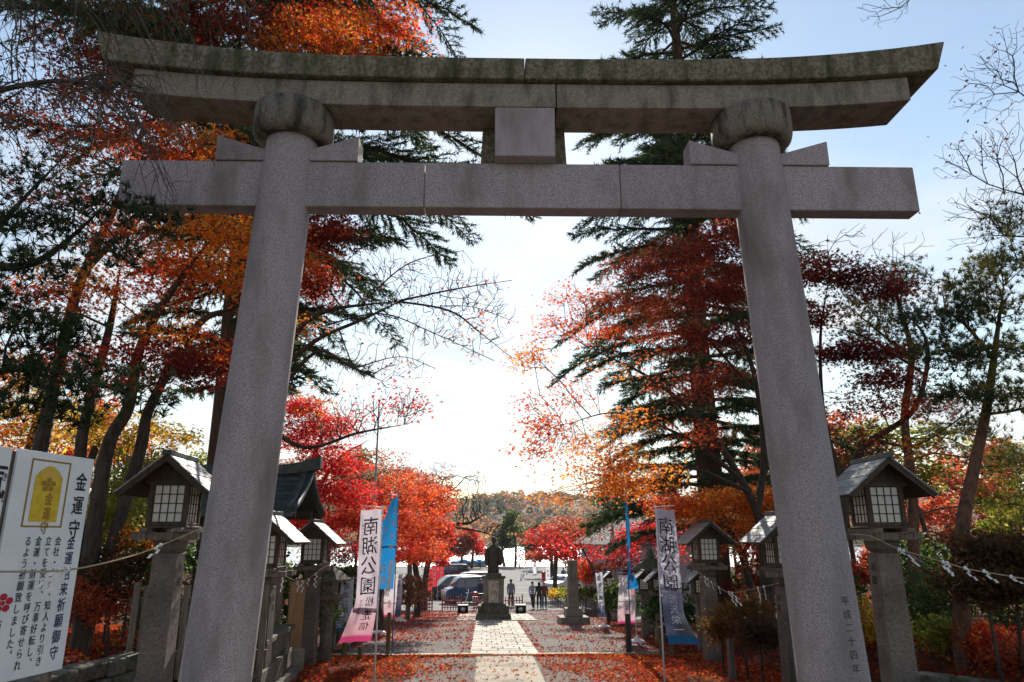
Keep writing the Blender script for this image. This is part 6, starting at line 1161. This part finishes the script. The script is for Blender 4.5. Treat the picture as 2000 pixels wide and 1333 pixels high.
for a in THICK + [('evergreen_shrub', 'tall yellow green shrub between amulet signboard and lantern, upper clump', 265, 945, 15, 1.0, .9, 'ygreen', 90), ('evergreen_shrub', 'yellow green shrub right above the stone wall behind the signboard', 220, 1035, 14, .9, .7, 'ygreen', 80), ('evergreen_shrub', 'green shrub hanging under the near lantern platform', 300, 1090, 13.5, .7, .5, 'green', 50), ('azalea_bush', 'rusty brown azalea over the leaf bed left of the near lantern post', 225, 1130, 13, .8, .5, 'topiary', 70), ('azalea_bush', 'low reddish bush beside the right edge of the amulet signboard', 175, 1170, 12.5, .7, .35, 'rust', 50),
          ('maple_sapling', 'small orange maple sapling behind the rope left of the near lantern', 275, 1060, 13.4, .4, .25, 'orange', 20),
          ('clipped_shrub', 'dark clipped cloud shrub upper pad at the right edge', 1965, 1085, 10.5, .75, .30, 'topiary', 110), ('clipped_shrub', 'dark clipped cloud shrub lower pad at the right edge', 1935, 1140, 10.2, .75, .25, 'topiary', 100), ('azalea_bush', 'rounded bronze azalea just left of the right pillar, upper one', 1455, 1195, 15.5, .55, .28, 'bush', 70), ('azalea_bush', 'rounded bronze azalea left of the right pillar, lower one', 1410, 1225, 16.2, .45, .3, 'bush', 60), ('azalea_bush', 'bronze azalea tucked behind the right lantern post', 1485, 1235, 14.5, .45, .28, 'topiary', 55),
          ('azalea_bush', 'bright green low shrub in the leaves right of the lantern post', 1845, 1240, 12, .5, .22, 'ygreen', 60), ('azalea_bush', 'orange red low bush at the right beside the pine foot', 1930, 1262, 11.5, .5, .25, 'redorange', 60), ('azalea_bush', 'rusty low bush at the lower right corner', 1995, 1285, 10.8, .5, .22, 'rust', 50), ('evergreen_shrub', 'dark evergreen shrub filling the gap behind the right lantern post', 1830, 1170, 14, 1.0, .6, 'green', 80), ('evergreen_shrub', 'yellow shrub glimpsed between right pillar and lantern post', 1690, 1215, 14.5, .5, .5, 'yellow', 50),
          ('azalea_bush', 'orange clipped bush behind the marker stone', 1143, 1118, 41, 1.1, .65, 'redorange', 70), ('hedge_shrub', 'yellow green hedge shrub behind the dark garden fence, near end', 1128, 1160, 43.5, 1.4, .35, 'ygreen', 60), ('hedge_shrub', 'yellow hedge shrub behind the dark garden fence, far end', 1092, 1160, 50, 1.3, .28, 'yellow', 45), ('evergreen_shrub', 'dark shrub behind the far lanterns by the flagpole', 1215, 1165, 32, 1.1, .8, 'green', 70), ('evergreen_shrub', 'dark shrub between the right lanterns', 1310, 1185, 23, .8, .7, 'green', 70), ('evergreen_shrub', 'dark shrub behind the small left lanterns', 655, 1150, 22, .9, .8, 'green', 70), ('azalea_bush', 'brown shrub under the deep orange maple on the left', 800, 1150, 36, 1.3, .7, 'brown', 60), ('evergreen_shrub', 'dark shrub left of the small white and blue banner', 625, 1200, 19.5, .6, .6, 'green', 50)]:
    n_ = a[8]; shrub(a[0], a[1], *a[2:8], n=n_, per=20 if a[4] < 20 else 14, leaf=.06 if a[4] < 20 else .12)
# ---- background wood on both flanks: single trees
bgp = []
for k, (pal, lf) in enumerate((('rust', .2), ('brown', .2), ('ygreen', .2), ('redorange', .2), ('green', .2))):
    lb = [(1000 + rnd.uniform(-60, 60), 1050 - 40 - 90 * j / 5, 60, 2.0 - .2 * j, 2.0, .8, 34, pal, 9) for j in range(6)]
    t_ = tree('background_tree', None, [[(1000, 1120, 60, .22), (1003, 1060, 60, .18), (998, 990, 60, .12), (1000, 930, 60, .05)]], lb, leaf=.22, shape='leaf', spread=(.34, .18), seg=.7, r0=.012, thin=.04); bgp.append(t_)
spots = [(1660, 34, 0, 'rust coloured tree low behind the right lantern roof'), (1730, 40, 1, 'brown thin tree in the wood right of the right lantern roof'), (1800, 30, 2, 'yellow green tree in the wood behind the pine trunk'), (1860, 44, 3, 'orange tree deep in the wood left of the leaning pine'), (1930, 34, 0, 'rust tree in the wood behind the leaning pine'), (1990, 40, 2, 'yellow green tree in the wood at the right edge'), (1960, 55, 1, 'brown tree far back at the right edge'), (1600, 46, 4, 'dark green tree behind the right pillar'), (1540, 38, 0, 'rust tree just right of the cedar trunk'), (1430, 50, 4, 'dark green tree behind the cedar trunk'), (1320, 58, 1, 'brown tree behind the lilac grey house'), (1480, 60, 3, 'orange tree far behind the cedar'), (1230, 78, 4, 'dark green tree behind the flagpole'),
         (640, 40, 4, 'dark green tree behind the scarlet maple'), (560, 44, 1, 'brown tree behind the pavilion ridge'), (700, 60, 0, 'rust tree behind the flagpole on the left'), (330, 36, 2, 'yellow green tree behind the near left lantern'), (240, 40, 2, 'yellow green tree far behind the leaning trunks'), (130, 34, 3, 'orange tree far behind the amulet signboard'), (20, 38, 2, 'yellow green tree far back at the left edge'), (420, 42, 4, 'dark green tree behind the left pillar'), (480, 60, 0, 'rust tree far behind the left pillar'), (770, 85, 0, 'rust tree far behind the orange maples')]
usedp = set()
for px, Y, k, lab in spots:
    o = bgp[k] if k not in usedp else copy_tree(bgp[k]); usedp.add(k); x = lx(px, 1050, Y); o.location = (x, Y, gz1(x, Y)); o.rotation_euler = (0, 0, rnd.uniform(0, 6.28)); s_ = rnd.uniform(.85, 1.25) * (Y / 60 * .35 + .55); o.scale = (s_, s_, s_ * rnd.uniform(.85, 1.05)); tag(o, lab, 'tree', 'trees of the background wood')
# ---- hill across the lake and its wood
def hz(x, y):
    return -4 + 37 * np.exp(-((x - 18) / 210) ** 2) * sstep(455, 720, y) + 40 * np.exp(-((x + 330) / 180) ** 2) * sstep(455, 700, y) + 46 * np.exp(-((x - 380) / 190) ** 2) * sstep(455, 700, y) + 3 * np.sin(x * .03) * np.sin(y * .02)
X, Y = np.meshgrid(np.arange(-600, 601, 20.0), np.arange(450, 1000, 18.0)); Zh = hz(X, Y); n, m_ = X.shape; i = np.arange(n * m_).reshape(n, m_)
MT['hill'] = P('forest_floor', (.05, .035, .02), .95, (.10, .055, .025), .05, 4)
tag(np_mesh('hill', np.stack([X, Y, Zh], -1).reshape(-1, 3), np.stack([i[:-1, :-1], i[:-1, 1:], i[1:, 1:], i[1:, :-1]], -1).reshape(-1, 4), 'hill', smooth=True), kind='structure')
nt_ = 2600; tx = rng.uniform(-260, 330, nt_); ty = 456 + 300 * rng.uniform(0, 1, nt_) ** 1.3; k = 42; cz = hz(tx, ty); R_ = rng.uniform(2.6, 4.6, nt_)
v = rng.normal(0, 1, (nt_, k, 3)); v /= np.linalg.norm(v, axis=2, keepdims=True); v[:, :, 2] = np.abs(v[:, :, 2]) * 1.5 - .2; cen = np.stack([tx, ty, cz + R_ * .7], -1)[:, None] + v * R_[:, None, None]
kind_ = (np.sin(tx * .045 + 1) * np.cos(ty * .03) + rng.normal(0, .5, nt_)); pl_ = np.array([(.27, .12, .05), (.33, .165, .06), (.22, .09, .045), (.29, .18, .07)]); gr_ = np.array([(.035, .055, .028), (.05, .07, .032)])
colr = np.where((kind_ > .35)[:, None], gr_[rng.integers(0, 2, nt_)], pl_[rng.integers(0, 4, nt_)]) * rng.uniform(.75, 1.2, (nt_, 1))
fo = leaf_mesh('far_forest', cen.reshape(-1, 3), 2.2, np.repeat(colr, k, 0) * rng.uniform(.8, 1.2, (nt_ * k, 1)), None, np.zeros(3), 'leaf', .3, 'leaf'); tag(fo, 'autumn brown and green wood covering the hill across the lake', 'wood', kind='stuff')

# ================================================================== FALLEN LEAVES
def scatter(n, x0, x1, y0, y1, dens, pals, size):
    x = rng.uniform(x0, x1, n); y = rng.uniform(y0, y1, n); keep = rng.uniform(0, 1, n) < dens(x, y); x, y = x[keep], y[keep]
    c = np.array([c for p in pals for c in PAL[p]]); return np.stack([x, y, gz(x, y) + .034 + rng.uniform(0, .03, len(x))], -1), c[rng.integers(0, len(c), len(x))] * rng.uniform(.6, 1.15, (len(x), 1))
def nz2(x, y, s=1.0): return .5 + .25 * np.sin(x * 2.1 * s + 1.3 * np.sin(y * 1.7 * s)) + .25 * np.sin(y * 2.7 * s + 1.1 * np.sin(x * 3.1 * s))
onpath = lambda x: np.abs(x - PC)
parts_ = [scatter(34000, -5.2, 6.2, 13.5, 19.45, lambda x, y: np.where(onpath(x) < .75, .05, np.where(x < PC, np.clip(.25 + .9 * (-x - .2) / 3, .12, 1) * (.2 + 1.1 * nz2(x, y) ** 1.5), np.clip(.25 + .8 * (x - 1.2) / 1.5, .2, 1) * (.35 + .8 * nz2(x, y)))), ['orange', 'redorange', 'red', 'rust'], .07),
          scatter(60000, -4.8, 5.6, 19.75, 45, lambda x, y: np.where(onpath(x) < .95, .015, np.where(x < PC, np.clip((y - 20) / 6, .12, 1) * np.clip(.45 + (-x) / 2.5, .3, 1), np.clip(.12 + (x - 1.6) / 2.6, .08, .75) * np.clip(1.25 - (y - 19) / 24, .45, 1)) * (.14 + 1.0 * nz2(x, y, .7) ** 1.8)), ['red', 'darkred', 'rust', 'redorange'], .075),
          scatter(26000, -11, -4.8, 9.5, 22, lambda x, y: .45 + .5 * nz2(x, y), ['red', 'redorange', 'darkred', 'orange'], .085),
          scatter(30000, 5.6, 13, 8.5, 22, lambda x, y: .4 + .5 * nz2(x, y), ['darkred', 'rust', 'red', 'redorange'], .085),
          scatter(9000, -16, -4, 40, 66, lambda x, y: np.clip((-x - 4) / 3, 0, 1), ['red', 'darkred'], .11), scatter(5000, 5.2, 14, 30, 50, lambda x, y: .25 * nz2(x, y), ['red', 'rust'], .10)]
parts_ += [scatter(2600, -4.6, 3.4, 19.30, 19.50, lambda x, y: np.where(onpath(x) < .8, .15, .8), ['orange', 'red', 'rust'], .07), scatter(2200, PC - 1.12, PC - .86, 20, 33, lambda x, y: .5 * nz2(x, y, 1.9) ** 2, ['red', 'rust'], .07), scatter(2200, PC + .86, PC + 1.12, 20, 33, lambda x, y: .5 * nz2(x, y, 1.9) ** 2, ['red', 'rust'], .07)]
cen = np.concatenate([p[0] for p in parts_]); tn = np.concatenate([p[1] for p in parts_])
fl = leaf_mesh('fallen_leaves', cen, .078, tn, None, np.zeros(3), 'maple', 1.6, 'litter', jitter=.5); tag(fl, 'red and orange maple leaves strewn over the ground', 'leaves', kind='stuff')

# ================================================================== THIN AIR HAZE (the far hill fades a little)
mh, th = newmat('thin_haze'); oh = th.nodes.new('ShaderNodeOutputMaterial'); vh = th.nodes.new('ShaderNodeVolumePrincipled'); th.links.new(vh.outputs[0], oh.inputs['Volume'])
vh.inputs['Color'].default_value = (.92, .95, 1.0, 1); vh.inputs['Density'].default_value = .00013; vh.inputs['Anisotropy'].default_value = .1; MT['haze'] = mh
tag(MB().box((0, 480, 34), (1900, 1160, 82)).build('haze', 'haze'), kind='stuff')
